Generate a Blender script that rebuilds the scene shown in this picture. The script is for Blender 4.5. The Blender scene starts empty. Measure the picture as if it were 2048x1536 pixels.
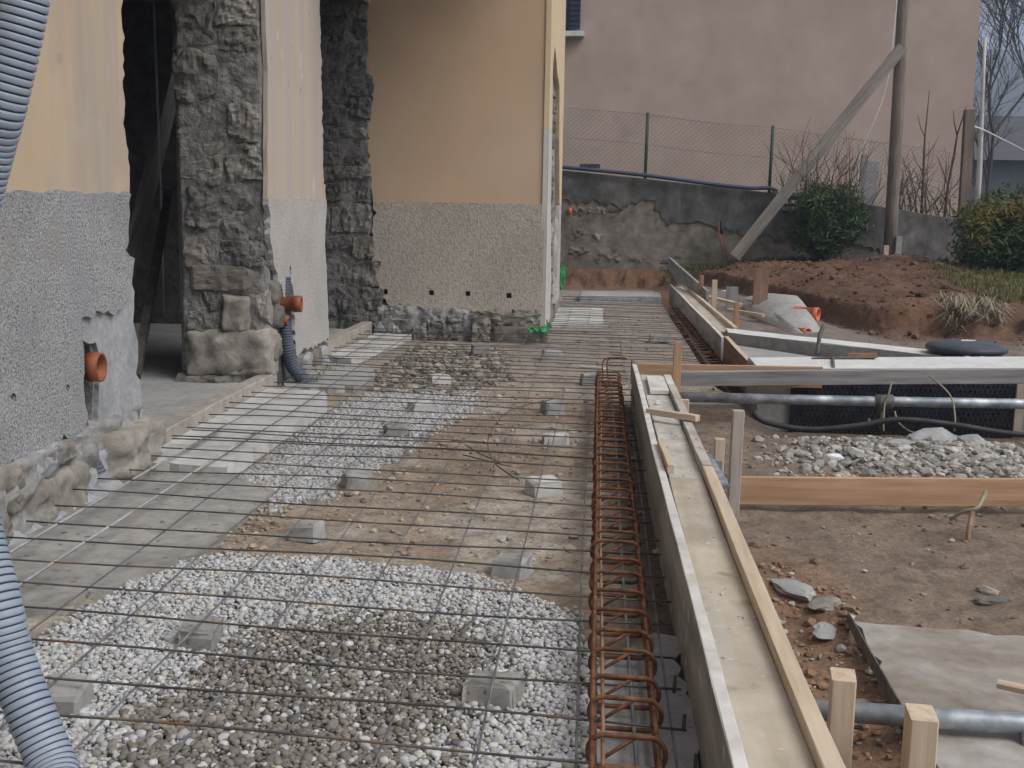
import bpy, bmesh, math, random
import numpy as np
from mathutils import Vector, Matrix, noise
from mathutils.geometry import tessellate_polygon

# ------------------------------------------------------------------ camera, sky, sun, exposure
scene = bpy.context.scene
COL = scene.collection
cam_data = bpy.data.cameras.new("camera"); cam = bpy.data.objects.new("camera", cam_data); COL.objects.link(cam)
cam_data.sensor_fit = 'HORIZONTAL'; cam_data.sensor_width = 36.0; cam_data.lens = 40.33
cam_data.clip_start = 0.05; cam_data.clip_end = 3000
YAW, PITCH, ROLL, EYE = 0.0732, 0.15364, 0.0168, 1.088
_w = Vector((-math.sin(YAW)*math.cos(PITCH), math.cos(YAW)*math.cos(PITCH), -math.sin(PITCH)))
_r0 = Vector((math.cos(YAW), math.sin(YAW), 0)); _u0 = _r0.cross(_w)
_r = _r0*math.cos(ROLL) + _u0*math.sin(ROLL); _u = _u0*math.cos(ROLL) - _r0*math.sin(ROLL)
cam.matrix_world = Matrix(((_r.x, _u.x, -_w.x, 0), (_r.y, _u.y, -_w.y, 0), (_r.z, _u.z, -_w.z, EYE), (0, 0, 0, 1)))
scene.camera = cam

SUN_ELEV, SUN_AZ = math.radians(48), math.radians(118)      # azimuth clockwise from +Y
world = bpy.data.worlds.new("World"); scene.world = world; world.use_nodes = True
wn = world.node_tree; wn.nodes.clear()
sky = wn.nodes.new("ShaderNodeTexSky"); sky.sky_type = 'NISHITA'; sky.sun_disc = False
sky.sun_elevation = SUN_ELEV; sky.sun_rotation = SUN_AZ; sky.air_density = 1.0; sky.dust_density = 4.0; sky.ozone_density = 1.0
hsv = wn.nodes.new("ShaderNodeHueSaturation"); hsv.inputs['Saturation'].default_value = 0.18
bg = wn.nodes.new("ShaderNodeBackground"); bg.inputs['Strength'].default_value = 0.10
wo = wn.nodes.new("ShaderNodeOutputWorld")
wn.links.new(sky.outputs[0], hsv.inputs['Color']); wn.links.new(hsv.outputs[0], bg.inputs[0]); wn.links.new(bg.outputs[0], wo.inputs[0])
sun_data = bpy.data.lights.new("sun", 'SUN'); sun_data.energy = 0.9; sun_data.angle = math.radians(35); sun_data.color = (1.0, 0.97, 0.93)
sun = bpy.data.objects.new("sun", sun_data); COL.objects.link(sun)
_sd = Vector((math.sin(SUN_AZ)*math.cos(SUN_ELEV), math.cos(SUN_AZ)*math.cos(SUN_ELEV), math.sin(SUN_ELEV)))
sun.rotation_euler = _sd.to_track_quat('Z', 'Y').to_euler()
vs = scene.view_settings; vs.view_transform = 'Standard'; vs.look = 'None'; vs.exposure = 0.94; vs.gamma = 1.0; vs.use_curve_mapping = False

# ------------------------------------------------------------------ helpers
def RNG(s): return random.Random(s)

def tag(o, label=None, cat=None, group=None, kind=None):
    if label: o['label'] = label
    if cat: o['category'] = cat
    if group: o['group'] = group
    if kind: o['kind'] = kind
    return o

def link(o, parent=None):
    COL.objects.link(o)
    if parent is not None: o.parent = parent
    return o

def thing(name, label, cat, loc=(0, 0, 0), group=None):
    o = bpy.data.objects.new(name, None); o.empty_display_size = 0.1; o.location = loc
    COL.objects.link(o); return tag(o, label, cat, group)

def pinv(o, parent):
    """keep world-space coordinates of o although parented (parents are never rotated)"""
    def W(p):
        if p is None: return Matrix.Identity(4)
        return W(p.parent) @ p.matrix_parent_inverse @ p.matrix_basis
    o.parent = parent; o.matrix_parent_inverse = W(parent).inverted()
    return o

def mk(name, verts, faces, mat, parent=None, smooth=False, mats=None, fmat=None):
    me = bpy.data.meshes.new(name)
    me.from_pydata([tuple(v) for v in verts], [], [tuple(f) for f in faces])
    for m in ([mat] if mats is None else mats): me.materials.append(m)
    if fmat is not None: me.polygons.foreach_set('material_index', fmat)
    if smooth: me.polygons.foreach_set('use_smooth', [True]*len(me.polygons))
    me.update()
    o = bpy.data.objects.new(name, me); COL.objects.link(o)
    if parent is not None: pinv(o, parent)
    return o

def np_mesh(name, V, F, mat, smooth=True, col=None):
    me = bpy.data.meshes.new(name)
    V = np.asarray(V, np.float32); F = np.asarray(F, np.int32); k = F.shape[1]
    me.vertices.add(len(V)); me.vertices.foreach_set('co', V.ravel())
    me.loops.add(F.size); me.loops.foreach_set('vertex_index', F.ravel())
    me.polygons.add(len(F)); me.polygons.foreach_set('loop_start', np.arange(0, F.size, k, dtype=np.int32))
    me.polygons.foreach_set('use_smooth', np.full(len(F), smooth))
    if col is not None:
        a = me.color_attributes.new('tint', 'FLOAT_COLOR', 'POINT')
        c = np.ones((len(V), 4), np.float32); c[:, :3] = col; a.data.foreach_set('color', c.ravel())
    me.materials.append(mat); me.update(calc_edges=True); me.validate()
    o = bpy.data.objects.new(name, me); COL.objects.link(o); return o

class MB:
    def __init__(s): s.v = []; s.f = []
    def add(s, v, f):
        n = len(s.v); s.v += [tuple(q) for q in v]; s.f += [tuple(i+n for i in g) for g in f]; return s
    def build(s, name, mat, parent=None, smooth=False): return mk(name, s.v, s.f, mat, parent, smooth)

def box_vf(x0, x1, y0, y1, z0, z1):
    v = [(x0,y0,z0),(x1,y0,z0),(x1,y1,z0),(x0,y1,z0),(x0,y0,z1),(x1,y0,z1),(x1,y1,z1),(x0,y1,z1)]
    return v, [(0,3,2,1),(4,5,6,7),(0,1,5,4),(1,2,6,5),(2,3,7,6),(3,0,4,7)]

def tube_vf(pts, r, n=8, closed=False, cap=True):
    P = [Vector(p) for p in pts]; N = len(P); v = []; f = []
    rr = r if hasattr(r, '__len__') else [r]*N
    up = None
    for i in range(N):
        if closed: t = P[(i+1) % N]-P[i-1]
        else: t = P[min(i+1, N-1)]-P[max(i-1, 0)]
        t.normalize()
        if up is None:
            up = Vector((0, 0, 1)) if abs(t.z) < .9 else Vector((1, 0, 0))
        a = t.cross(up)
        if a.length < 1e-5: a = t.orthogonal()
        a.normalize(); b = a.cross(t).normalized(); up = b
        for k in range(n):
            q = 2*math.pi*k/n; v.append(P[i]+(a*math.cos(q)+b*math.sin(q))*rr[i])
    M = N if closed else N-1
    for i in range(M):
        j = (i+1) % N
        for k in range(n):
            l = (k+1) % n; f.append((i*n+k, i*n+l, j*n+l, j*n+k))
    if cap and not closed:
        f.append(tuple(range(n-1, -1, -1))); f.append(tuple((N-1)*n+k for k in range(n)))
    return v, f

def tube(name, pts, r, mat, parent=None, n=8, closed=False):
    v, f = tube_vf(pts, r, n, closed); return mk(name, v, f, mat, parent, True)

def spline(pts, m=8):
    P = [Vector(p) for p in pts]; out = []
    for i in range(len(P)-1):
        a, b, c, d = P[max(i-1, 0)], P[i], P[i+1], P[min(i+2, len(P)-1)]
        for k in range(m):
            t = k/m
            out.append(.5*((2*b)+(c-a)*t+(2*a-5*b+4*c-d)*t*t+(-a+3*b-3*c+d)*t**3))
    out.append(P[-1]); return out

def board(name, p0, p1, w, h, mat, parent=None, roll=0.0, seed=0, warp=.0015, bev=.002, n=7, edge_mat=None, up=(0, 0, 1)):
    """sawn board: local X along its length from p0 to p1 (centre line), w across, h along 'up'. Slightly warped, chamfered."""
    p0 = Vector(p0); p1 = Vector(p1); d = p1-p0; L = d.length; t = d.normalized()
    upv = Vector(up); s = upv.cross(t)
    if s.length < 1e-4: s = Vector((0, 1, 0)).cross(t)
    s.normalize(); nz = t.cross(s).normalized()
    if roll:
        q = Matrix.Rotation(roll, 3, t); s = q @ s; nz = q @ nz
    R = RNG(seed*77+13); ph = [R.uniform(0, 6.3) for _ in range(4)]
    sec = [(-w/2+bev, -h/2), (w/2-bev, -h/2), (w/2, -h/2+bev), (w/2, h/2-bev), (w/2-bev, h/2), (-w/2+bev, h/2), (-w/2, h/2-bev), (-w/2, -h/2+bev)]
    v = []; f = []; fm = []
    for i in range(n):
        x = L*i/(n-1); oy = warp*math.sin(x*1.7+ph[0]); oz = warp*math.sin(x*2.3+ph[1])
        for (a, b) in sec: v.append((x, a+oy+R.uniform(-1, 1)*warp*.35, b+oz+R.uniform(-1, 1)*warp*.35))
    for i in range(n-1):
        for k in range(8):
            l = (k+1) % 8; f.append((i*8+k, i*8+l, (i+1)*8+l, (i+1)*8+k)); fm.append(1 if (edge_mat and k in (3, 4, 5)) else 0)
    f.append(tuple(range(7, -1, -1))); f.append(tuple((n-1)*8+k for k in range(8))); e = 1 if edge_mat else 0; fm += [e, e]
    o = mk(name, v, f, mat, None, False, [mat, edge_mat] if edge_mat else None, fm)
    M = Matrix(((t.x, s.x, nz.x, p0.x), (t.y, s.y, nz.y, p0.y), (t.z, s.z, nz.z, p0.z), (0, 0, 0, 1)))
    if parent is not None:
        pinv(o, parent)
    o.matrix_basis = M
    return o

def sheet(name, outline, thick, place, mat, parent=None, holes=(), bevel=0.0, seed=1):
    """a slab cut to an outline (2D) with holes, `place(u, v, d)` puts it in space, d = depth behind the face"""
    loops = [list(outline)]+[list(h) for h in holes]
    tri = tessellate_polygon([[Vector((a, b, 0)) for a, b in l] for l in loops])
    flat = [q for l in loops for q in l]; n = len(flat); R = RNG(seed)
    v = [place(a, b, 0) for a, b in flat]+[place(a+R.uniform(-bevel, bevel), b+R.uniform(-bevel, bevel), thick) for a, b in flat]
    f = [tuple(t) for t in tri]+[tuple(i+n for i in reversed(t)) for t in tri]
    s = 0
    for l in loops:
        m = len(l)
        for i in range(m):
            j = (i+1) % m; f.append((s+i, s+j, s+j+n, s+i+n))
        s += m
    o = mk(name, v, f, mat, parent)
    bm = bmesh.new(); bm.from_mesh(o.data); bmesh.ops.recalc_face_normals(bm, faces=bm.faces); bm.to_mesh(o.data); bm.free()
    return o

def rough_line(pts, step=.03, amp=.008, seed=0):
    R = RNG(seed); out = []
    for i in range(len(pts)-1):
        a = Vector(pts[i]); b = Vector(pts[i+1]); n = max(1, int((b-a).length/step))
        nn = Vector((-(b-a).y, (b-a).x)); nn = nn.normalized() if nn.length > 0 else nn
        for k in range(n):
            q = a.lerp(b, k/n)+(nn*R.gauss(0, amp) if (k or i) else nn*0); out.append((q.x, q.y))
    out.append(tuple(pts[-1])); return out

def fb(p, o=4): return noise.fractal(Vector(p), 1.0, 2.0, o)

def ico(sub):
    bm = bmesh.new(); bmesh.ops.create_icosphere(bm, subdivisions=sub, radius=1.0)
    v = np.array([q.co[:] for q in bm.verts]); f = np.array([[w.index for w in g.verts] for g in bm.faces]); bm.free(); return v, f
ICO1, ICO2, ICO3 = ico(1), ico(2), ico(3)

def rock_verts(base, sx, sy, sz, seed, rough=.35, facet=.0):
    V = base.copy(); R = RNG(seed); off = Vector((R.uniform(0, 99), R.uniform(0, 99), R.uniform(0, 99)))
    P = [(Vector([R.gauss(0, 1) for _ in range(3)]).normalized(), R.uniform(.55, .9)) for _ in range(7)]
    out = []
    for q in V:
        p = Vector(q); d = 1+rough*(noise.noise(p*1.1+off)+.5*noise.noise(p*2.7+off))
        p = p*d
        if facet:
            for nrm, dd in P:
                e = p.dot(nrm)-dd
                if e > 0: p -= nrm*e*facet
        out.append((p.x*sx, p.y*sy, p.z*sz))
    return out

def block_vf(w, h, d, seed, rough=.10, n=6, rnd=.22, cut=.1):
    """masonry stone, front at y<0 side, centred; w along x, h along z, d along y; uneven face, rounded irregular corners"""
    R = RNG(seed); off = Vector((R.uniform(0, 99), R.uniform(0, 99), R.uniform(0, 99)))
    nx = max(3, min(14, int(n*w/max(h, .01)+.5))) if w > h else n
    nz = n if w > h else max(3, min(14, int(n*h/max(w, .01)+.5)))
    ny = 3; idx = {}; v = []; f = []
    tilt = (R.uniform(-.5, .5)*cut, R.uniform(-.5, .5)*cut, R.uniform(-.5, .5)*cut, R.uniform(-.5, .5)*cut)
    cuts = []
    for _ in range(5):
        nn = Vector((R.gauss(0, .8), -abs(R.gauss(.6, .5)), R.gauss(0, .8))).normalized()
        cuts.append((nn, (abs(nn.x)*w/2+abs(nn.y)*d/2+abs(nn.z)*h/2)*R.uniform(.72, .92)))
    def vert(i, j, k):
        key = (i, j, k)
        if key in idx: return idx[key]
        a, b, c = 2*i/nx-1, 2*j/ny-1, 2*k/nz-1
        m = min(w, h, d*1.3)
        # round the box
        e = rnd*m
        x, y, z = a*w/2, b*d/2, c*h/2
        qx, qy, qz = max(abs(x)-(w/2-e), 0)*(1 if x > 0 else -1), max(abs(y)-(d/2-e), 0)*(1 if y > 0 else -1), max(abs(z)-(h/2-e), 0)*(1 if z > 0 else -1)
        l = math.sqrt(qx*qx+qy*qy+qz*qz)
        if l > e:
            s = e/l; x -= qx*(1-s); y -= qy*(1-s); z -= qz*(1-s)
        x += (tilt[0]*c)*w*.5; z += (tilt[1]*a)*h*.5; y += (tilt[2]*a+tilt[3]*c)*.25*m
        q = Vector((x, y, z)); sc = 2.2/m
        for nrm, dd in cuts:
            e2 = q.dot(nrm)-dd
            if e2 > 0: q -= nrm*e2*.9
        nv = noise.noise_vector(q*sc+off)*m*rough*.8+noise.noise_vector(q*sc*2.6+off)*m*rough*.5+noise.noise_vector(q*sc*6+off)*m*rough*.22
        q += nv
        if b < 0: q.y += (noise.noise(q*sc*1.6+off*2)*.8+(abs(noise.noise(q*sc*2.3+off))-.2)*.9)*m*rough
        idx[key] = len(v); v.append(tuple(q)); return idx[key]
    for i in range(nx):
        for k in range(nz):
            f.append((vert(i,0,k), vert(i+1,0,k), vert(i+1,0,k+1), vert(i,0,k+1)))
    for j in range(ny):
        for i in range(nx):
            f.append((vert(i,j,0), vert(i,j+1,0), vert(i+1,j+1,0), vert(i+1,j,0)))
            f.append((vert(i,j,nz), vert(i+1,j,nz), vert(i+1,j+1,nz), vert(i,j+1,nz)))
        for k in range(nz):
            f.append((vert(0,j,k), vert(0,j,k+1), vert(0,j+1,k+1), vert(0,j+1,k)))
            f.append((vert(nx,j,k), vert(nx,j+1,k), vert(nx,j+1,k+1), vert(nx,j,k+1)))
    return v, f

def mortar_face(u0, u1, v0, v1, step, amp, seed, place):
    """uneven mortar surface between the stones: grid displaced by craggy noise"""
    nu = max(2, int((u1-u0)/step)); nv = max(2, int((v1-v0)/step)); v = []; f = []
    for j in range(nv+1):
        for i in range(nu+1):
            a = u0+(u1-u0)*i/nu; b = v0+(v1-v0)*j/nv; q = Vector((a*9+seed, b*9, seed*1.7))
            d = noise.fractal(q, 1.0, 2.1, 4)*.6+noise.ridged_multi_fractal(q*.8, 1.0, 2.0, 3, 1.0, 2.0)*.28-.3
            ed = .0 if 0 < i < nu and 0 < j < nv else .06
            v.append(place(a, b, -d*amp+ed))
    for j in range(nv):
        for i in range(nu):
            k = j*(nu+1)+i; f.append((k, k+1, k+nu+2, k+nu+1))
    return v, f

# vectorised value noise for terrain
def vnoise(x, y, seed=0):
    xi = np.floor(x).astype(np.int64); yi = np.floor(y).astype(np.int64); xf = x-xi; yf = y-yi
    def hsh(a, b):
        n = (a*374761393+b*668265263+seed*1442695041) & 0x7fffffff
        n = ((n ^ (n >> 13))*1274126177) & 0x7fffffff
        return ((n ^ (n >> 16)) & 0xffff)/65535.0
    u = xf*xf*(3-2*xf); w = yf*yf*(3-2*yf)
    return (hsh(xi, yi)*(1-u)+hsh(xi+1, yi)*u)*(1-w)+(hsh(xi, yi+1)*(1-u)+hsh(xi+1, yi+1)*u)*w
def vfbm(x, y, seed=0, o=4):
    s = 0; a = .5
    for i in range(o):
        s = s+a*(vnoise(x*2**i+17.3*i, y*2**i+5.1*i, seed+i)-.5); a *= .55
    return s
def sst(a, b, x):
    t = np.clip((x-a)/(b-a), 0, 1); return t*t*(3-2*t)
def in_poly(poly, X, Y):
    X = np.asarray(X); Y = np.asarray(Y); c = np.zeros(X.shape, bool); n = len(poly)
    for i in range(n):
        x0, y0 = poly[i]; x1, y1 = poly[i-1]
        k = ((y0 > Y) != (y1 > Y)) & (X < (x1-x0)*(Y-y0)/((y1-y0)+1e-12)+x0); c ^= k
    return c

# ------------------------------------------------------------------ materials
def srgb(r, g, b):
    return tuple(((c/255)/12.92 if c/255 <= .04045 else ((c/255+.055)/1.055)**2.4) for c in (r, g, b))

def nmat(name, ramp, scale=6, detail=5, rough=.9, stretch=(1, 1, 1), bump=(), second=None, rand=0.0, metal=0.0, spec=.3, distort=0.0, tint=False, specks=None, streak=None, alpha_trans=None):
    m = bpy.data.materials.new(name); m.use_nodes = True; nt = m.node_tree; N = nt.nodes; Lk = nt.links; N.clear()
    out = N.new("ShaderNodeOutputMaterial"); bs = N.new("ShaderNodeBsdfPrincipled"); Lk.new(bs.outputs[0], out.inputs[0])
    bs.inputs['Roughness'].default_value = rough; bs.inputs['Metallic'].default_value = metal
    bs.inputs['Specular IOR Level'].default_value = spec
    tc = N.new("ShaderNodeTexCoord"); oi = N.new("ShaderNodeObjectInfo")
    mul = N.new("ShaderNodeMath"); mul.operation = 'MULTIPLY'; mul.inputs[1].default_value = 43.0; Lk.new(oi.outputs['Random'], mul.inputs[0])
    add = N.new("ShaderNodeVectorMath"); add.operation = 'ADD'; Lk.new(tc.outputs['Object'], add.inputs[0]); Lk.new(mul.outputs[0], add.inputs[1])
    base = add.outputs[0]
    def noise_node(sc, det, st=stretch, dist=0.0, ro=.55):
        src = base
        if tuple(st) != (1, 1, 1):
            mp = N.new("ShaderNodeMapping"); mp.inputs['Scale'].default_value = st; Lk.new(src, mp.inputs[0]); src = mp.outputs[0]
        n = N.new("ShaderNodeTexNoise"); n.inputs['Scale'].default_value = sc; n.inputs['Detail'].default_value = det; n.inputs['Roughness'].default_value = ro; n.inputs['Distortion'].default_value = dist
        Lk.new(src, n.inputs['Vector']); return n.outputs['Fac']
    def rampn(fac, stops):
        r = N.new("ShaderNodeValToRGB"); el = r.color_ramp.elements
        while len(el) < len(stops): el.new(.5)
        for e, (p, c) in zip(el, stops):
            e.position = p; e.color = (*c[:3], 1) if hasattr(c, '__len__') else (c, c, c, 1)
        Lk.new(fac, r.inputs[0]); return r.outputs[0]
    def mix(kind, fac, a, b):
        x = N.new("ShaderNodeMix"); x.data_type = 'RGBA'; x.blend_type = kind
        if isinstance(fac, (int, float)): x.inputs[0].default_value = fac
        else: Lk.new(fac, x.inputs[0])
        Lk.new(a, x.inputs[6])
        if hasattr(b, 'links'): Lk.new(b, x.inputs[7])
        else: x.inputs[7].default_value = (*b, 1)
        return x.outputs[2]
    c = rampn(noise_node(scale, detail, dist=distort), ramp)
    if tint:
        at = N.new("ShaderNodeAttribute"); at.attribute_name = 'tint'; c = mix('MULTIPLY', 1.0, at.outputs['Color'], c)
    if second:
        sc, lo, hi = second[:3]; st = second[3] if len(second) > 3 else (1, 1, 1)
        c = mix('MULTIPLY', 1.0, c, rampn(noise_node(sc, 4, st), [(.3, lo), (.7, hi)]))
    if streak:
        sc, st, p0, p1, colr = streak
        c = mix('MIX', rampn(noise_node(sc, 4, st), [(p0, 0.0), (p1, 1.0)]), c, colr)
    if specks:
        for sc, p0, p1, colr in specks:
            c = mix('MIX', rampn(noise_node(sc, 2, (1, 1, 1)), [(p0, 0.0), (p1, 1.0)]), c, colr)
    if rand:
        h = N.new("ShaderNodeHueSaturation"); mr = N.new("ShaderNodeMapRange"); mr.inputs['To Min'].default_value = 1-rand; mr.inputs['To Max'].default_value = 1+rand
        Lk.new(oi.outputs['Random'], mr.inputs['Value']); Lk.new(mr.outputs[0], h.inputs['Value']); Lk.new(c, h.inputs['Color']); c = h.outputs[0]
    Lk.new(c, bs.inputs['Base Color'])
    prev = None
    for bp in bump:
        sc, stg, dist = bp[:3]; st = bp[3] if len(bp) > 3 else stretch
        b = N.new("ShaderNodeBump"); b.inputs['Strength'].default_value = stg; b.inputs['Distance'].default_value = dist
        Lk.new(noise_node(sc, 4, st, ro=.6), b.inputs['Height'])
        if prev: Lk.new(prev, b.inputs['Normal'])
        prev = b.outputs[0]
    if prev: Lk.new(prev, bs.inputs['Normal'])
    if alpha_trans:
        tr = N.new("ShaderNodeBsdfTranslucent"); Lk.new(c, tr.inputs[0]); ms = N.new("ShaderNodeMixShader"); ms.inputs[0].default_value = alpha_trans
        Lk.new(bs.outputs[0], ms.inputs[1]); Lk.new(tr.outputs[0], ms.inputs[2]); Lk.new(ms.outputs[0], out.inputs[0])
    return m

G = lambda v: (v, v, v)
M = {}
M['ochre_a'] = nmat('ochre_paint_weathered', [(.3, (.47, .345, .225)), (.5, (.51, .39, .27)), (.7, (.535, .425, .315))], 1.2, 4, .92, (1, 1, .35), [(60, .10, .004), (220, .10, .002)], (3, .9, 1.06), streak=(4.2, (1, 1, .08), .46, .66, (.37, .325, .29)), specks=[(9, .72, .76, (.40, .31, .23)), (2.3, .62, .74, (.46, .39, .32))])
M['ochre_b'] = nmat('ochre_paint_streaked', [(.3, (.44, .345, .245)), (.6, (.49, .41, .33))], 2, 4, .92, (1, 1, .2), [(60, .10, .004)], None, streak=(7.5, (1, 1, .03), .44, .60, (.44, .385, .345)), specks=[(4, .66, .72, (.53, .46, .40)), (11, .70, .74, (.36, .27, .2))])
M['ochre_c'] = nmat('ochre_paint_clean', [(.3, (.53, .375, .24)), (.55, (.555, .403, .272)), (.75, (.57, .43, .312))], .9, 4, .9, (1, 1, .6), [(50, .07, .003), (300, .08, .002)], (2.2, .95, 1.04), specks=[(5, .745, .76, (.5, .40, .29))])
M['cream'] = nmat('cream_paint', [(.3, (.60, .46, .29)), (.7, (.66, .53, .37))], 2, 4, .9, (1, 1, .5), [(50, .07, .003)])
M['white_plaster'] = nmat('white_plaster', [(.3, (.48, .45, .41)), (.7, (.56, .53, .49))], 4, 4, .9, (1, 1, .6), [(60, .1, .003)])
M['rough_a'] = nmat('roughcast_grey_near', [(.33, (.19, .19, .188)), (.44, (.35, .35, .347)), (.58, (.43, .43, .427)), (.7, (.475, .473, .468))], 105, 3, .95, (1, 1, 1), [(95, 1.0, .016), (300, .3, .003)], (2.5, .84, 1.08), streak=(2.6, (1, 1, .3), .5, .78, (.33, .35, .385)), specks=[(1.6, .60, .72, (.36, .345, .32))])
M['rough_b'] = nmat('roughcast_grey_pale', [(.33, (.27, .255, .24)), (.44, (.43, .405, .38)), (.7, (.52, .495, .465))], 80, 3, .95, (1, 1, 1), [(80, .45, .010), (190, .25, .004)], (3, .85, 1.06))
M['rough_c'] = nmat('roughcast_beige', [(.33, (.36, .315, .265)), (.5, (.45, .40, .343)), (.7, (.51, .458, .395))], 40, 4, .95, (1, 1, .8), [(60, .7, .014), (150, .35, .004)], (2, .86, 1.08))
M['mortar'] = nmat('lime_mortar', [(.3, (.21, .20, .188)), (.55, (.30, .29, .275)), (.75, (.40, .39, .375))], 7, 6, .95, (1, 1, 1), [(14, .7, .02), (80, .5, .006)], (30, .75, 1.1))
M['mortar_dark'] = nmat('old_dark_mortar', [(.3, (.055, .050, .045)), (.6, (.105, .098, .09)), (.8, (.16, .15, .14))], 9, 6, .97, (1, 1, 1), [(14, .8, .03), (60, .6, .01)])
M['mortar_rubble'] = nmat('rubble_mortar', [(.3, (.14, .131, .12)), (.5, (.225, .213, .197)), (.72, (.33, .315, .295))], 9, 7, .96, (1, 1, 1), [(16, .8, .03), (60, .6, .008)], (30, .7, 1.15))
M['cement'] = nmat('fresh_cement', [(.3, (.27, .275, .285)), (.55, (.365, .37, .38)), (.8, (.45, .455, .46))], 6, 6, .93, (1, 1, 1), [(18, .5, .012), (120, .4, .003)], (40, .8, 1.08))
M['stone'] = nmat('grey_wall_stone', [(.25, (.115, .106, .095)), (.45, (.20, .184, .163)), (.62, (.27, .248, .218)), (.8, (.36, .335, .30))], 7, 7, .93, (1, 1, 1), [(11, .7, .03), (45, .6, .010), (160, .3, .003)], (26, .72, 1.15), rand=.28, distort=.6)
M['stone_dark'] = nmat('dark_wall_stone', [(.25, (.10, .094, .087)), (.5, (.175, .164, .152)), (.75, (.265, .25, .23))], 8, 7, .94, (1, 1, 1), [(12, .7, .03), (50, .6, .010)], (30, .72, 1.12), rand=.3, distort=.6)
M['stone_brown'] = nmat('brown_wall_stone', [(.25, (.125, .112, .095)), (.5, (.19, .172, .148)), (.75, (.265, .242, .21))], 5, 7, .93, (1, 1, 1), [(10, .6, .02), (60, .5, .006)], (24, .8, 1.1), rand=.15)
M['stone_pale'] = nmat('pale_wall_stone', [(.25, (.19, .17, .145)), (.5, (.29, .265, .23)), (.75, (.40, .37, .33))], 7, 7, .93, (1, 1, 1), [(9, .6, .02), (60, .5, .006)], (22, .75, 1.1), rand=.15)
M['concrete'] = nmat('concrete_grey', [(.3, (.29, .285, .28)), (.55, (.36, .355, .345)), (.75, (.43, .425, .41))], 3, 6, .93, (1, 1, 1), [(30, .35, .006), (140, .35, .002)], (22, .8, 1.08), specks=[(40, .66, .72, (.22, .21, .2))])
M['concrete_wet'] = nmat('concrete_damp', [(.3, (.215, .207, .192)), (.5, (.30, .29, .272)), (.72, (.385, .372, .35))], 2.2, 7, .9, (1, 1, 1), [(14, .45, .014), (90, .4, .004)], (18, .74, 1.1), specks=[(26, .64, .70, (.13, .125, .12))])
M['concrete_pale'] = nmat('concrete_pale', [(.3, (.44, .43, .41)), (.55, (.53, .52, .50)), (.75, (.60, .59, .57))], 4, 6, .93, (1, 1, 1), [(30, .3, .005), (150, .3, .002)], (20, .82, 1.06))
M['slab_stained'] = nmat('concrete_soil_stained', [(.3, (.20, .16, .125)), (.43, (.30, .265, .225)), (.55, (.40, .38, .35)), (.75, (.47, .455, .43))], 1.7, 7, .94, (1, 1, 1), [(25, .4, .006), (140, .35, .002)], (16, .75, 1.1), specks=[(3.1, .62, .7, (.25, .245, .24))])
M['concrete_top'] = nmat('concrete_white_top', [(.3, (.58, .58, .57)), (.6, (.68, .68, .67)), (.8, (.74, .74, .73))], 5, 5, .92, (1, 1, 1), [(40, .3, .004)], (25, .85, 1.05))
M['soil'] = nmat('soil', [(.25, G(.62)), (.5, G(1.0)), (.75, G(1.32))], 9, 8, .97, (1, 1, 1), [(18, .6, .03), (90, .6, .008), (300, .4, .002)], (55, .72, 1.2), tint=True, distort=.5)
M['pebble'] = nmat('pebble_stone', [(.3, G(.86)), (.7, G(1.1))], 60, 3, .75, (1, 1, 1), [(200, .15, .002)], None, tint=True, spec=.35)
M['debris'] = nmat('debris_stone', [(.3, G(.75)), (.7, G(1.2))], 30, 4, .95, (1, 1, 1), [(80, .5, .004)], None, tint=True)
M['rust'] = nmat('rusted_steel', [(.3, (.068, .030, .017)), (.5, (.14, .060, .030)), (.7, (.235, .105, .052))], 28, 6, .85, (1, 1, 1), [(160, .5, .002)], (90, .7, 1.2))
M['rust_pale'] = nmat('rusted_steel_pale', [(.3, (.20, .115, .065)), (.7, (.30, .19, .12))], 22, 5, .85, (1, 1, 1), [(160, .5, .002)])
M['bar'] = nmat('dark_bar_steel', [(.3, (.06, .057, .055)), (.52, (.105, .10, .097)), (.60, (.15, .125, .105)), (.70, (.23, .095, .042))], 9, 4, .6, (1, 1, 1), [(150, .4, .0015)], None, metal=.35, rand=.2)
M['bar_grey'] = nmat('grey_bar_steel', [(.3, (.14, .14, .145)), (.55, (.22, .22, .225)), (.75, (.32, .32, .325))], 12, 4, .55, (1, 1, 1), [(150, .4, .0015)], None, metal=.45, rand=.15)
M['galv'] = nmat('galvanised_tube', [(.3, (.22, .245, .275)), (.5, (.34, .37, .40)), (.7, (.50, .53, .56))], 14, 5, .5, (1, 1, 1), [(60, .15, .002)], (7, .7, 1.15), metal=.5)
M['clamp'] = nmat('dirty_clamp_steel', [(.3, (.09, .085, .08)), (.7, (.2, .19, .175))], 30, 5, .7, (1, 1, 1), [(90, .4, .003)], None, metal=.4)
WS = (.6, 9, 9)
M['wood_pale'] = nmat('sawn_spruce_pale', [(.3, (.46, .35, .24)), (.5, (.57, .46, .34)), (.72, (.64, .54, .42))], 5, 6, .85, WS, [(9, .25, .004), (120, .2, .001, (1, 1, 1))], (2.5, .84, 1.06, (.8, 2, 2)), rand=.10)
M['wood_ply'] = nmat('shuttering_ply_yellow', [(.3, (.43, .365, .28)), (.5, (.50, .435, .345)), (.72, (.55, .49, .40))], 3.2, 6, .8, (.5, 5, 5), [(9, .15, .003)], (6, .72, 1.08, (1, 1, 1)), specks=[(9, .62, .72, (.34, .28, .2)), (34, .66, .70, (.52, .50, .46))], streak=(3, (.3, 3, 3), .55, .75, (.47, .445, .40)))
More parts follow.
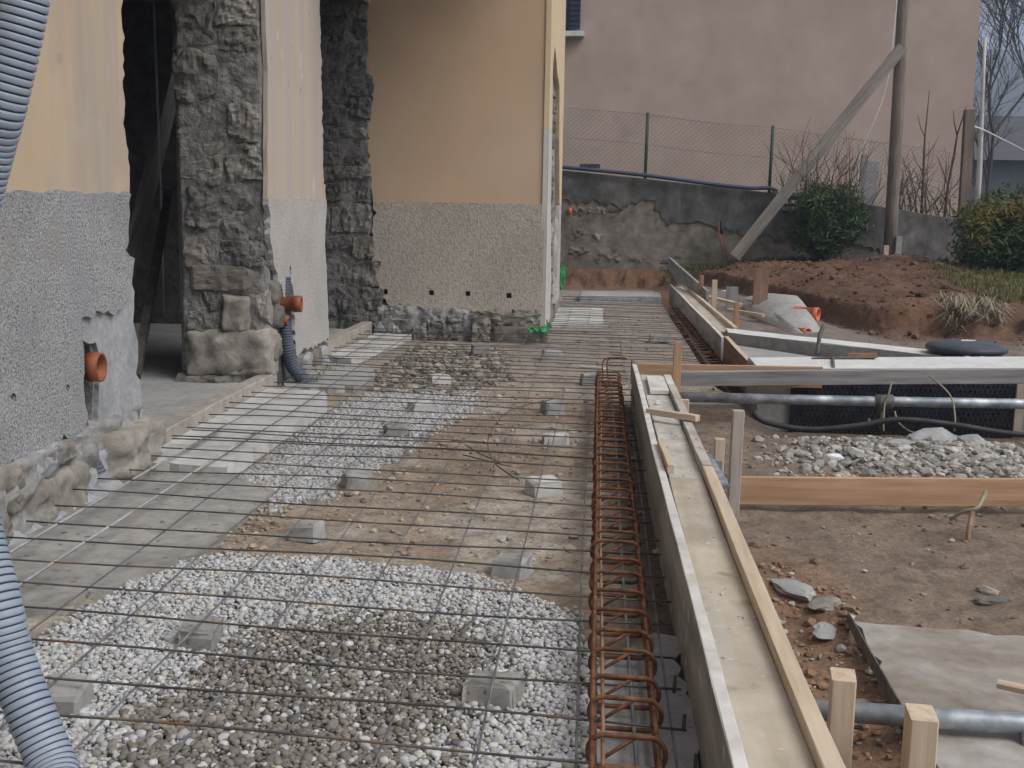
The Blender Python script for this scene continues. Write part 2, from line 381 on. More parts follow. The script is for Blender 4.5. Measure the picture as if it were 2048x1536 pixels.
M['wood_ply_grey'] = nmat('shuttering_ply_cemented', [(.3, (.40, .36, .31)), (.5, (.49, .455, .405)), (.72, (.56, .53, .48))], 4, 6, .88, (.6, 3, 3), [(20, .2, .003)], (9, .78, 1.08, (1, 1, 1)), specks=[(26, .64, .70, (.3, .27, .23))])
M['wood_grey'] = nmat('weathered_board_grey', [(.3, (.19, .18, .175)), (.5, (.27, .262, .255)), (.72, (.36, .35, .34))], 4, 7, .88, WS, [(8, .4, .005), (120, .2, .001, (1, 1, 1))], (3, .82, 1.08, (.8, 1.5, 1.5)), rand=.08)
M['wood_cem'] = nmat('board_with_cement_film', [(.3, (.26, .24, .215)), (.5, (.345, .325, .295)), (.72, (.44, .42, .39))], 4, 7, .9, (.5, 4, 4), [(10, .3, .004)], (4, .74, 1.12, (.6, 1.6, 1.6)), specks=[(13, .62, .68, (.50, .49, .47))])
M['wood_edge'] = nmat('board_edge_cement_white', [(.3, (.50, .47, .42)), (.5, (.62, .60, .57)), (.75, (.70, .69, .67))], 12, 5, .9, (1, 1, 1), [(40, .3, .003)], (5, .84, 1.05, (1, 1, 1)))
M['wood_orange'] = nmat('sawn_spruce_warm', [(.3, (.34, .20, .11)), (.5, (.44, .275, .165)), (.72, (.52, .345, .225))], 4, 6, .85, WS, [(9, .25, .004)], (2, .84, 1.06, (.8, 2, 2)), rand=.08, specks=[(5, .74, .765, (.2, .11, .06))])
M['wood_brown'] = nmat('old_board_brown', [(.3, (.19, .115, .075)), (.5, (.27, .17, .115)), (.72, (.35, .235, .165))], 4, 6, .87, WS, [(9, .3, .004)], (2, .8, 1.1, (.8, 2, 2)), rand=.08)
M['wood_pole'] = nmat('weathered_pole', [(.3, (.13, .105, .085)), (.5, (.20, .165, .135)), (.72, (.28, .24, .20))], 4, 6, .9, (9, 9, .6), [(9, .4, .006, (9, 9, .6))], (2, .8, 1.1))
M['wood_grey_brown'] = nmat('old_post_wood', [(.3, (.13, .10, .08)), (.5, (.19, .15, .12)), (.72, (.26, .215, .175))], 4, 6, .9, WS, [(9, .4, .005)], (2, .8, 1.1, (.8, 2, 2)))
M['wood_stake'] = nmat('stake_wood', [(.3, (.33, .285, .245)), (.5, (.42, .37, .325)), (.72, (.50, .45, .40))], 4, 6, .88, WS, [(9, .3, .004)], (2, .8, 1.08, (.8, 2, 2)))
M['wood_prop'] = nmat('prop_wood', [(.3, (.17, .15, .13)), (.5, (.235, .21, .185)), (.72, (.31, .285, .26))], 4, 6, .9, WS, [(9, .4, .005)], (2, .8, 1.1, (.8, 2, 2)))
M['hose'] = nmat('grey_conduit_plastic', [(.3, (.255, .30, .37)), (.7, (.315, .36, .43))], 5, 3, .5, (1, 1, 1), [], (14, .9, 1.05), spec=.4)
M['hose_groove_shade'] = nmat('grey_conduit_groove_shade', [(.3, (.035, .05, .085)), (.7, (.05, .07, .11))], 5, 3, .6, (1, 1, 1), [])  # same plastic as the rings, with the shade of the grooves painted in
M['hose_dark'] = nmat('dark_conduit_plastic', [(.3, (.085, .098, .125)), (.7, (.12, .135, .165))], 5, 3, .55, (1, 1, 1), [], (14, .75, 1.1))
M['blackhose'] = nmat('black_hose', [(.3, (.022, .022, .024)), (.7, (.045, .045, .048))], 12, 3, .6, (1, 1, 1), [])
M['orange_pvc'] = nmat('orange_pvc', [(.3, (.25, .075, .034)), (.7, (.33, .11, .052))], 8, 4, .55, (1, 1, 1), [], (20, .8, 1.06))
M['orange_new'] = nmat('orange_pvc_new', [(.3, (.55, .13, .055)), (.7, (.62, .17, .075))], 8, 3, .45, (1, 1, 1), [])
M['black_plastic'] = nmat('black_membrane', [(.3, (.014, .016, .024)), (.7, (.034, .038, .052))], 14, 3, .28, (1, 1, 1), [], None, spec=.55)
M['lid'] = nmat('dark_tank_plastic', [(.3, (.045, .055, .07)), (.7, (.075, .088, .105))], 6, 4, .5, (1, 1, 1), [(120, .1, .001)], (20, .8, 1.1))
M['green'] = nmat('green_netting', [(.3, (.01, .20, .06)), (.7, (.02, .30, .09))], 30, 3, .6, (1, 1, 1), [])
M['red'] = nmat('red_paint', [(.3, (.42, .05, .04)), (.7, (.52, .08, .06))], 10, 3, .6, (1, 1, 1), [])
M['shear_red'] = nmat('faded_red', [(.3, (.20, .06, .05)), (.7, (.27, .10, .085))], 10, 3, .7, (1, 1, 1), [])
M['pink'] = nmat('pink_render', [(.25, (.40, .305, .255)), (.5, (.44, .34, .287)), (.75, (.47, .375, .318))], .7, 6, .93, (1, 1, .7), [(30, .15, .006), (3, .12, .03)], (1.6, .90, 1.06), specks=[(1.1, .66, .80, (.335, .265, .23))], streak=(.9, (1, 1, .5), .56, .78, (.39, .31, .26)))
M['shutter'] = nmat('blue_shutter', [(.3, (.02, .03, .06)), (.7, (.035, .05, .09))], 8, 3, .6, (1, 1, 1), [])
M['oldwall'] = nmat('old_concrete_wall', [(.25, (.115, .10, .08)), (.42, (.18, .16, .13)), (.58, (.245, .22, .18)), (.78, (.31, .285, .245))], 1.6, 8, .95, (1, 1, 1.3), [(6, .5, .03), (40, .5, .01)], (7, .62, 1.18), specks=[(3.2, .64, .70, (.07, .063, .053))], distort=.5)
M['oldrender'] = nmat('dark_grey_render', [(.3, (.078, .074, .069)), (.5, (.13, .125, .117)), (.72, (.21, .20, .185))], 2.6, 7, .95, (1, 1, .6), [(9, .6, .02), (60, .5, .006)], (5, .55, 1.25), streak=(3.5, (1, 1, .2), .58, .78, (.20, .185, .165)), specks=[(2.0, .58, .70, (.17, .15, .12))])
M['wire_green'] = nmat('green_fence_post', [(.3, (.03, .055, .04)), (.7, (.05, .085, .06))], 10, 3, .6, (1, 1, 1), [])
M['wire'] = nmat('fence_wire', [(.3, (.16, .15, .14)), (.7, (.22, .20, .19))], 10, 3, .6, (1, 1, 1), [])
M['cable_blue'] = nmat('dark_blue_pipe', [(.3, (.03, .05, .09)), (.7, (.05, .075, .12))], 10, 3, .5, (1, 1, 1), [])
M['white'] = nmat('white_paint', [(.3, (.66, .67, .68)), (.7, (.74, .75, .76))], 8, 3, .6, (1, 1, 1), [])
M['bark'] = nmat('bark', [(.3, (.045, .038, .032)), (.7, (.10, .088, .075))], 18, 5, .95, (1, 1, .3), [(40, .6, .006)])
M['twig_brown'] = nmat('twig_brown', [(.3, (.075, .05, .038)), (.7, (.14, .10, .075))], 18, 4, .95, (1, 1, .3), [])
M['leaf_dark'] = nmat('leaf_dark', [(.3, (.018, .045, .014)), (.5, (.032, .075, .02)), (.75, (.06, .115, .03))], 7, 3, .55, (1, 1, 1), [], None, alpha_trans=.2, spec=.4)
M['leaf_olive'] = nmat('leaf_olive', [(.3, (.05, .07, .02)), (.5, (.10, .115, .03)), (.75, (.18, .17, .045))], 7, 3, .6, (1, 1, 1), [], None, alpha_trans=.2)
M['leaf_yellow'] = nmat('leaf_yellow', [(.3, (.13, .125, .03)), (.5, (.21, .175, .042)), (.75, (.28, .21, .06))], 7, 3, .6, (1, 1, 1), [], None, alpha_trans=.2)
M['grass'] = nmat('grass', [(.3, (.06, .085, .025)), (.55, (.14, .14, .055)), (.75, (.24, .21, .11))], 5, 3, .8, (1, 1, 1), [], None, alpha_trans=.2)
M['drygrass'] = nmat('dry_grass', [(.3, (.22, .20, .13)), (.7, (.36, .33, .24))], 5, 3, .8, (1, 1, 1), [])
M['hill'] = nmat('wooded_hill', [(.3, (.055, .06, .05)), (.5, (.09, .095, .085)), (.7, (.13, .13, .115))], .04, 8, 1.0, (1, 1, 1), [])
M['farhouse'] = nmat('far_house_wall', [(.3, (.09, .09, .095)), (.7, (.13, .13, .135))], 1, 4, .95, (1, 1, 1), [])
M['farroof'] = nmat('far_house_roof', [(.3, (.07, .072, .078)), (.7, (.10, .102, .11))], 2, 4, .95, (1, 1, 1), [])
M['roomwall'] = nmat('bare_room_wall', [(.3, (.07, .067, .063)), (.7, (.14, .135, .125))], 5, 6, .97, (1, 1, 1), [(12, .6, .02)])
M['soffit'] = nmat('soffit_wood', [(.3, (.12, .085, .06)), (.7, (.19, .14, .10))], 5, 5, .9, (1, 6, 1), [])
M['rooftile'] = nmat('roof_tile', [(.3, (.22, .10, .07)), (.7, (.33, .17, .12))], 5, 5, .9, (1, 1, 1), [])
M['crate_sill'] = nmat('threshold_cement', [(.3, (.30, .265, .23)), (.55, (.37, .335, .295)), (.78, (.44, .405, .365))], 8, 6, .93, (1, 1, 1), [(25, .35, .006)], (25, .78, 1.1))

# ------------------------------------------------------------------ the ground: one sheet to the horizon
WT = [(-30., 2.6), (-.54, 1.64), (2.52, 1.36), (3.7, 1.23), (5.17, 1.03), (6.25, .87), (12., .5)]
def wall_top(X): return np.interp(X, [p[0] for p in WT], [p[1] for p in WT])

def bank_edge(X): return 16.9-5.7*sst(1.3, 2.9, X)
def height(X, Y):
    X = np.asarray(X, float); Y = np.asarray(Y, float)
    z = -.085+.014*vfbm(X*2.3, Y*2.3, 1)+.012*vfbm(X*9, Y*9, 2)
    r1 = sst(.43, .55, X)*(1-sst(6.4, 6.7, Y))
    z = z+r1*(-.035+.05*vfbm(X*2.4, Y*2.4, 3)+.03*vfbm(X*8, Y*8, 4))
    z = z-.05*r1*(1-sst(.62, .82, X))*(1-sst(3.3, 3.8, Y))
    heap = np.exp(-((X-1.75)/.62)**2-((Y-5.6)/.45)**2)
    z = z+heap*(.07+.09*vfbm(X*5, Y*5, 5)+.05*vfbm(X*17, Y*17, 55))
    z = z-.13*sst(.8, 1.1, X)*sst(6.15, 6.45, Y)*(1-sst(7.2, 7.5, Y))
    slb = sst(.74, .80, X)*(1-sst(2.45, 2.6, X))*(1-sst(3.2, 3.32, Y)); z = z*(1-slb)+slb*(-.16)
    tr = sst(.80, .88, X)*(1-sst(1.02, 1.1, X))*sst(7.4, 8.0, Y)*(1-sst(15.4, 15.9, Y))
    z = z-.16*tr
    fill = sst(1.04, 1.14, X)*(1-sst(1.9, 2.6, X))*sst(8.9, 9.6, Y)
    z = z+fill*(.10+.05*vfbm(X*2, Y*2, 6))
    pit = sst(2.2, 2.7, X)*sst(7.4, 7.8, Y); z = z+pit*.06*vfbm(X*3, Y*3, 7)
    d = Y-bank_edge(X)+1.1*vfbm(X*1.6, Y*1.6, 8)+.35*vfbm(X*7, Y*7, 18)
    b = .62*sst(-.15, .30, d)+.38*sst(.2, 3.2, d)
    top = .33+.12*vfbm(X*1.2, Y*1.2, 9)+.11*vfbm(X*4, Y*4, 10)+.05*vfbm(X*11, Y*11, 11)
    z = z*(1-b)+top*b
    hp = np.exp(-((X-3.9)/1.0)**2-((Y-15.6)/1.3)**2); z = z+hp*(.17+.18*vfbm(X*4, Y*4, 12)+.06*vfbm(X*13, Y*13, 13))
    behind = sst(17.72, 17.78, Y)
    z = z*(1-behind)+behind*(wall_top(X)-.12)
    near = (1-sst(40, 60, np.hypot(X, Y))); z = z*near+(1-near)*(.4)
    return z
def soil_tint(X, Y):
    n1 = vfbm(X*1.3, Y*1.3, 21)+.5*vfbm(X*6, Y*6, 22); n2 = vfbm(X*3.1, Y*3.1, 23)
    def L(a, b, t): return np.asarray(a)*(1-t[..., None])+np.asarray(b)*t[..., None]
    beige = np.array((.335, .285, .228)); brown = np.array((.24, .18, .13)); pale = np.array((.385, .35, .30))
    t = np.clip(.42+.35*sst(-1.0, .1, X)+1.5*n1, 0, 1)*(1-sst(6.2, 7.4, Y)*.7); c = L(beige, brown, t)
    c = L(c, pale, sst(-.02, .2, n2)*.7); c = c*(1+.5*vfbm(X*16, Y*16, 27))[..., None]
    c = L(c, np.array((.275, .235, .205)), sst(7.2, 9.5, Y)*.85)
    c = L(c, np.array((.150, .115, .092)), sst(.12, .2, X)*(1-sst(.9, 1.0, X)*sst(7, 7.2, Y))*(1-sst(6.9, 7.0, Y)))
    right = sst(.4, .5, X)*(1-sst(6.6, 6.9, Y))
    c = L(c, np.array((.20, .152, .116)), right)
    c = L(c, np.array((.235, .14, .085)), right*(1-sst(.66, .95, X))*(1-sst(3.6, 4.3, Y))*.85)
    c = L(c, np.array((.29, .27, .25)), np.exp(-((X-1.75)/.62)**2-((Y-5.6)/.45)**2)*.8)
    tr = sst(.78, .84, X)*(1-sst(1.04, 1.1, X))*sst(7.4, 8.0, Y); c = L(c, np.array((.15, .075, .042)), tr)
    fill = sst(1.04, 1.14, X)*sst(7.2, 7.6, Y); c = L(c, np.array((.195, .16, .14)), fill)
    d = Y-bank_edge(X)+.8*vfbm(X*1.6, Y*1.6, 8); bk = sst(-.9, .1, d)
    bcol = L(np.array((.088, .050, .033)), np.array((.165, .090, .054)), np.clip(.5+1.6*n1, 0, 1)); c = c*(1-bk[..., None])+bcol*bk[..., None]
    g = sst(.7, 1.4, Y-bank_edge(X))*sst(3.9, 4.4, X)*(1-sst(13.5, 14.5, Y)); c = L(c, np.array((.13, .12, .055)), g*.8)
    bh = sst(17.7, 17.8, Y); c = L(c, np.array((.12, .105, .075)), bh)
    far = sst(30, 60, np.hypot(X, Y)); c = L(c, np.array((.09, .09, .06)), far)
    return c
def axis(parts):
    out = [np.arange(a, b, s) for a, b, s in parts]; return np.concatenate(out)
gx = np.concatenate([-np.geomspace(900, 3.2, 26), axis([(-2.9, 2.8, .027), (2.8, 7.0, .06)]), np.geomspace(7.0, 900, 30)])
gy = np.concatenate([-np.geomspace(300, .6, 16), axis([(-.3, 1.3, .1), (1.3, 7.2, .027), (7.2, 18.2, .055)]), np.geomspace(18.2, 900, 34)])
GX, GY = np.meshgrid(gx, gy); GZ = height(GX, GY)
nxg, nyg = len(gx), len(gy); ii = np.arange(nxg*nyg).reshape(nyg, nxg)
GF = np.stack([ii[:-1, :-1], ii[:-1, 1:], ii[1:, 1:], ii[1:, :-1]], -1).reshape(-1, 4)
ground = np_mesh('ground', np.stack([GX, GY, GZ], -1).reshape(-1, 3), GF, M['soil'], True, soil_tint(GX, GY).reshape(-1, 3))
tag(ground, 'bare compacted soil of the building site', None, None, 'structure')

def flat(name, outline, z, thick, mat, seed, amp=.012, step=.05, label=None, kind='structure'):
    o = sheet(name, rough_line(outline+[outline[0]], step, amp, seed)[:-1], thick, lambda a, b, d: (a, b, z-d), mat, None, (), .004, seed)
    return tag(o, label, None, None, kind)
flat('concrete_pad', [(-2.0, 2.2), (-1.60, 2.2), (-1.62, 2.95), (-1.40, 3.28), (-1.27, 3.72), (-1.30, 4.42), (-1.6, 4.74), (-1.98, 4.84), (-2.0, 3.6)], -.062, .06, M['concrete_wet'], 3, label='damp grey concrete pad at the foot of the near wall')
flat('concrete_footing', [(-1.98, 4.72), (-1.975, 6.74), (-1.62, 6.70), (-1.52, 6.34), (-1.55, 4.64)], -.026, .10, M['concrete_pale'], 4, .006, label='pale concrete footing before the doorway threshold')
flat('concrete_footing', [(-1.98, 8.3), (-1.93, 9.9), (-1.62, 9.85), (-1.78, 8.2)], -.03, .10, M['concrete_pale'], 5, .006, label='pale concrete footing before the far opening')
flat('concrete_footing', [(-1.98, 6.9), (-1.97, 8.1), (-1.6, 8.0), (-1.42, 7.1)], -.05, .06, M['concrete'], 6, .02, label='rough grey concrete strip along the wall between the openings')
flat('concrete_footing', [(-.44, 11.2), (.06, 11.25), (.06, 13.2), (-.44, 13.05)], -.045, .06, M['concrete_pale'], 7, .006, label='pale square footing beside the house corner')
flat('concrete_strip', [(-.22, 14.3), (.8, 14.5), (.82, 15.3), (-.22, 15.2)], .0, .12, M['concrete'], 8, .006, label='low concrete strip closing the far end of the slab bed')
flat('concrete_strip', [(.0, 1.2), (.245, 1.2), (.245, 2.98), (.17, 3.02), (.03, 2.75)], -.056, .06, M['concrete'], 9, .012, label='grey concrete strip under the near end of the reinforcement cage')
flat('concrete_slab', [(.775, 3.32), (1.3, 3.25), (2.2, 3.35), (2.6, 2.2), (2.4, 1.2), (.73, 1.2), (.75, 2.4)], -.108, .12, M['slab_stained'], 10, .012, .06, label='old pale concrete slab on the right of the formwork')

# ------------------------------------------------------------------ pebbles and loose debris
def scatter(name, pts, rad, base, mat, cols, label, seed, flatn=.62, sink=.35, zfun=height, parent=None, facet=False, cat=None):
    """many stones in one mesh; pts Nx2, rad N, cols Nx3"""
    rs = np.random.RandomState(seed); n = len(pts); bv, bf = base; protos = []
    for k in range(6):
        p = np.array(rock_verts(bv, 1, 1, 1, seed*10+k, .30 if not facet else .45, .8 if facet else 0)); protos.append(p)
    protos = np.array(protos); sel = rs.randint(0, 6, n)
    V = protos[sel]*np.stack([rad*rs.uniform(.85, 1.3, n), rad*rs.uniform(.75, 1.1, n), rad*flatn*rs.uniform(.8, 1.2, n)], -1)[:, None, :]
    ax = rs.normal(0, .35, n); az = rs.uniform(0, 6.283, n)
    ca, sa = np.cos(ax)[:, None], np.sin(ax)[:, None]; cz, sz = np.cos(az)[:, None], np.sin(az)[:, None]
    x, y, z = V[..., 0], V[..., 1], V[..., 2]
    y, z = y*ca-z*sa, y*sa+z*ca; x, y = x*cz-y*sz, x*sz+y*cz
    zz = zfun(pts[:, 0], pts[:, 1])+rad*flatn*(1-2*sink)+ (pts[:, 2] if pts.shape[1] > 2 else 0)
    V = np.stack([x+pts[:, :1], y+pts[:, 1:2], z+zz[:, None]], -1).reshape(-1, 3)
    F = (bf[None]+(np.arange(n)*len(bv))[:, None, None]).reshape(-1, 3)
    o = np_mesh(name, V, F, mat, not facet, np.repeat(cols, len(bv), 0))
    tag(o, label, cat, None, 'stuff')
    if parent is not None: pinv(o, parent)
    return o
def fill_poly(poly, spacing, seed, jit=.5):
    rs = np.random.RandomState(seed); P = np.array(poly); x0, y0 = P.min(0); x1, y1 = P.max(0)
    xs = np.arange(x0, x1, spacing); ys = np.arange(y0, y1, spacing*.87); A, B = np.meshgrid(xs, ys); A = A+((np.arange(len(ys)) % 2)*spacing*.5)[:, None]
    A = A+rs.uniform(-jit, jit, A.shape)*spacing; B = B+rs.uniform(-jit, jit, B.shape)*spacing
    A, B = A.ravel(), B.ravel(); wob = .05*vfbm(A*7, B*7, 31); k = in_poly(poly, A+wob, B+wob*.7); return np.stack([A[k], B[k]], -1)
grav1 = [(-1.62, 1.3), (-1.60, 2.2), (-1.52, 2.6), (-1.46, 2.78), (-1.43, 3.06), (-1.40, 3.28), (-1.24, 3.58), (-.96, 3.6), (-.65, 3.55), (-.36, 3.49), (-.18, 3.32), (-.04, 3.14), (.01, 2.9), (.02, 2.6), (.02, 1.3)]
dark1 = [(-1.0, 1.2), (-1.02, 2.37), (-.97, 2.83), (-.85, 2.99), (-.59, 3.08), (-.35, 3.07), (-.23, 2.88), (-.25, 2.51), (-.33, 2.2), (-.36, 1.2)]
def gravel_cols(P, seed, darkpoly=None):
    rs = np.random.RandomState(seed); n = len(P); u = rs.uniform(0, 1, n)
    c = np.where((u < .62)[:, None], np.array((.50, .50, .505)), np.where((u < .85)[:, None], np.array((.40, .40, .405)), np.array((.46, .43, .38))))
    if darkpoly is not None:
        w = .07*vfbm(P[:, 0]*5, P[:, 1]*5, 41); ww = 1.0*vfbm(P[:, 0]*14, P[:, 1]*14, 42)*.16; dk = in_poly(darkpoly, P[:, 0]+w*1.5+ww+rs.normal(0, .05, n), P[:, 1]+w*1.5+ww+rs.normal(0, .05, n)) & (rs.uniform(0, 1, n) < .84)
        u2 = rs.uniform(0, 1, n)
        c2 = np.where((u2 < .6)[:, None], np.array((.205, .185, .162)), np.where((u2 < .85)[:, None], np.array((.26, .235, .20)), np.array((.15, .14, .13))))
        c = np.where(dk[:, None], c2, c)
    return c*rs.uniform(.78, 1.18, n)[:, None]
rs_ = np.random.RandomState(5)
def soft_edge(P, poly, seed, w=.11):
    """thin the pebbles out towards the border so the patch frays into the soil"""
    rs = np.random.RandomState(seed); E = np.array(poly); d = np.full(len(P), 9.)
    for i in range(len(E)):
        a, b = E[i-1], E[i]; ab = b-a; t = np.clip(((P[:, :2]-a)@ab)/(ab@ab+1e-9), 0, 1); d = np.minimum(d, np.linalg.norm(P[:, :2]-(a+t[:, None]*ab), axis=1))
    ins = in_poly(poly, P[:, 0], P[:, 1]); d = np.where(ins, d, -d)+.10*vfbm(P[:, 0]*6, P[:, 1]*6, seed)
    return P[rs.uniform(0, 1, len(P)) < np.clip(.5+d/w, 0, 1)**1.6]
def grown(poly, k=.12):
    c = np.mean(poly, 0); return [tuple(c+(np.array(p)-c)*(1+k)) for p in poly]
gv1 = [p if p[1] > 1.4 else (p[0], 1.78) for p in grav1]
g_low = fill_poly(grown(gv1, .10), .0116, 51); g_hi = fill_poly(gv1, .0165, 52)
g_low = soft_edge(g_low, gv1, 55); g_low = g_low[(g_low[:, 1] > 1.8) & (g_low[:, 0] < .03)]
gp = np.concatenate([np.c_[g_low, np.zeros(len(g_low))], np.c_[g_hi, np.full(len(g_hi), .006)]])
gp[:, 2] += .014*vfbm(gp[:, 0]*5, gp[:, 1]*5, 57)+.012
rad = np.clip(rs_.gamma(6, .00108, len(gp)), .0036, .0145)
gc = gravel_cols(gp, 7, dark1); nr = gp[:, 1] < 2.42
scatter('gravel', gp[nr], rad[nr], ICO2, M['pebble'], gc[nr], 'white and wet grey pebbles spread under the near mesh', 61, .68)
scatter('gravel', gp[~nr], rad[~nr], ICO1, M['pebble'], gc[~nr], 'pale pebbles at the far side of the near gravel patch', 69, .68)
grav2 = [(-1.54, 4.62), (-1.23, 4.2), (-1.05, 4.42), (-.88, 5.49), (-.70, 6.7), (-.78, 7.3), (-1.26, 7.25), (-1.50, 6.7), (-1.50, 5.45)]
g2 = soft_edge(fill_poly(grown(grav2, .15), .0145, 53), grav2, 56, .16)
scatter('gravel', np.c_[g2, np.r_[np.zeros(len(g2))]], np.clip(rs_.gamma(8, .0011, len(g2)), .005, .017), ICO1, M['pebble'], gravel_cols(g2, 8)*.85, 'pale pebbles lying in a strip beside the doorway footing', 62)
# small stones strewn over the soil
rs_ = np.random.RandomState(9)
dp = []
for poly, n in (([(-1.2, 3.6), (0, 3.4), (.0, 7.2), (-.9, 7.2), (-1.0, 5)], 950), ([(-.9, 7), (.8, 7.4), (.8, 14.5), (-.4, 14.5), (-.4, 9.8), (-1.4, 9.6)], 800), ([(.13, 2.9), (.24, 2.9), (.24, 6.6), (.13, 6.6)], 90), ([(.46, 1.9), (2.6, 3.4), (2.8, 6.4), (.5, 6.4)], 750), ([(.5, 1.9), (.75, 1.9), (.85, 3.7), (.5, 4.0)], 620), ([(-1.95, 2.6), (-1.7, 2.6), (-1.7, 4.7), (-1.95, 4.7)], 220), ([(-1.45, 3.2), (-1.15, 3.5), (-1.15, 4.4), (-1.45, 4.7)], 500), ([(-1.95, 6.85), (-1.6, 6.85), (-1.6, 8.2), (-1.95, 8.2)], 260), ([(1.1, 9), (3.5, 9), (4.5, 17), (1, 17)], 100)):
    P = np.array(poly); q = np.c_[rs_.uniform(P[:, 0].min(), P[:, 0].max(), n*2), rs_.uniform(P[:, 1].min(), P[:, 1].max(), n*2)]; q = q[in_poly(poly, q[:, 0], q[:, 1])][:n]; dp.append(q)
dp = np.concatenate(dp); nd = len(dp)
drad = np.clip(rs_.gamma(1.6, .0036, nd)+.0025, .0025, .024); dcol = soil_tint(dp[:, 0], dp[:, 1])*rs_.uniform(.8, 1.45, nd)[:, None]
pl = rs_.uniform(0, 1, nd) < .16; dcol[pl] = np.array((.42, .40, .37))*rs_.uniform(.7, 1.15, pl.sum())[:, None]
scatter('loose_stones', dp, drad, ICO1, M['debris'], np.clip(dcol, 0, .6), 'small loose stones strewn over the bare soil', 63, .6, .3, facet=True)
cp = np.c_[rs_.uniform(1.2, 5.2, 3000), rs_.uniform(10.2, 17.4, 3000)]; cp = cp[(cp[:, 1] > bank_edge(cp[:, 0])-.6) & ~((cp[:, 0] > 4.0) & (cp[:, 1] < 14))]; cn = len(cp)
scatter('earth_clods', cp, np.clip(rs_.gamma(.8, .011, cn)+.004, .004, .07), ICO1, M['soil'], soil_tint(cp[:, 0], cp[:, 1])*rs_.uniform(.7, 1.5, cn)[:, None], 'loose dark earth clods covering the bank', 67, .65, .3, facet=True)
# rubble patch in the corner by the back wall
rp = fill_poly([(-1.6, 7.3), (-1.5, 9.5), (-.75, 9.4), (-.55, 7.7), (-.85, 6.95), (-1.3, 6.95)], .034, 64, .9); rn = len(rp)
rcol = np.array((.225, .20, .168))*rs_.uniform(.5, 1.6, rn)[:, None]
scatter('broken_rubble', rp, np.clip(rs_.gamma(1.3, .009, rn)+.004, .004, .05), ICO1, M['debris'], rcol, 'broken stone rubble and dirt in the corner before the ochre wall', 65, .55, .3, facet=True)

# ------------------------------------------------------------------ the stone house being rebuilt
house = thing('stone_house', 'old stone house with ochre plaster, torn-open doorways and grey roughcast base', 'house', (-2.3, 6.0, 0))
XP = lambda f: (lambda a, b, d: (f-d, a, b))            # panel on a wall facing +X: u=y, v=z
YP = lambda f: (lambda a, b, d: (a, f+d, b))            # panel on a wall facing -Y: u=x, v=z
def circ(cy, cz, r, n=16): return [(cy+r*math.cos(2*math.pi*k/n), cz+r*math.sin(2*math.pi*k/n)) for k in range(n)]
slot = [(4.245, .535), (4.375, .515), (4.40, .42), (4.385, .32), (4.36, .19), (4.33, .11), (4.27, .11), (4.24, .19), (4.235, .36)]
sheet('wall_core', [(-3, -.4), (4.72, -.4), (4.72, 2.75), (4.72, 5.2), (-3, 5.2)], .55, XP(-2.0), M['mortar'], house, [slot])
mk('slot_back', *box_vf(-2.16, -2.13, 4.2, 4.45, .05, .58), M['mortar_dark'], house)
sheet('wall_core', [(6.86, -.4), (8.22, -.4), (8.22, 2.75), (6.86, 2.75)], .55, XP(-2.0), M['mortar'], house)
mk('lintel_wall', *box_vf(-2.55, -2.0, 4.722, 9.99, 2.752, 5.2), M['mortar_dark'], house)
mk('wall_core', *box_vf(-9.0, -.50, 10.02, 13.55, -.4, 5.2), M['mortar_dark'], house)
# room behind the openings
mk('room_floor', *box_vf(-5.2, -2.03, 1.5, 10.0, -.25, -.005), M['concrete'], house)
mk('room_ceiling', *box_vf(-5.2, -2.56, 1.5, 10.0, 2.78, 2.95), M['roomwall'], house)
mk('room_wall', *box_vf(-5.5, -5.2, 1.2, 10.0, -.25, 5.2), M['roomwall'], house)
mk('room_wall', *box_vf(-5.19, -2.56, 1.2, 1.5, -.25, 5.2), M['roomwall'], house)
# roof with eaves, and an unseen slab added over the recess to shade the back wall
mk('roof', [(-9.4, -3.5, 5.22), (-1.3, -3.5, 5.22), (-1.3, 9.2, 5.22), (.2, 9.2, 5.22), (.2, 14.2, 5.22), (-9.4, 14.2, 5.22), (-9.4, -3.5, 5.4), (-1.3, -3.5, 5.4), (-1.3, 9.2, 5.4), (.2, 9.2, 5.4), (.2, 14.2, 5.4), (-9.4, 14.2, 5.4), (-5.5, -2, 7.2), (-5.5, 12, 7.2)],
   [(5, 4, 3, 2, 1, 0), (0, 1, 7, 6), (1, 2, 8, 7), (2, 3, 9, 8), (3, 4, 10, 9), (4, 5, 11, 10), (5, 0, 6, 11), (6, 7, 12), (7, 8, 13, 12), (8, 9, 13), (9, 10, 13), (10, 11, 13), (11, 6, 12, 13)], M['rooftile'], house)
mk('shade_slab', *box_vf(-1.96, -.42, 7.6, 9.94, 3.6, 3.75), M['soffit'], house)

# plaster A
top_edge = [(4.73, 5.19), (4.73, 2.6), (4.735, 1.89), (4.73, 1.78), (4.722, 1.6), (4.72, 1.43), (4.745, 1.29), (4.758, 1.16), (4.74, 1.095)]
sheet('ochre_plaster', rough_line(top_edge, .028, .010, 11)+[(-3, 1.095), (-3, 5.19)], .027, XP(-1.972), M['ochre_a'], house, (), .004)
lowA = [(4.735, 1.113), (4.715, 1.03), (4.69, .92), (4.66, .88), (4.735, .84), (4.742, .78), (4.70, .70), (4.53, .635), (4.36, .655), (4.22, .635), (4.23, .52), (4.225, .37), (4.235, .22), (4.22, .195), (4.04, .20), (3.87, .195), (3.6, .205), (2.8, .20), (-3, .2)]
hA1, hA2 = [(a, b) for a, b in circ(3.69, .42, .018, 7)], [(a, b) for a, b in circ(4.09, .39, .016, 7)]
sheet('roughcast_base', rough_line(lowA, .03, .010, 12)+rough_line([(-3, 1.112), (2.0, 1.112), (4.735, 1.113)], .05, .004, 112)[:-1], .04, XP(-1.960), M['rough_a'], house, [hA1, hA2], .006)
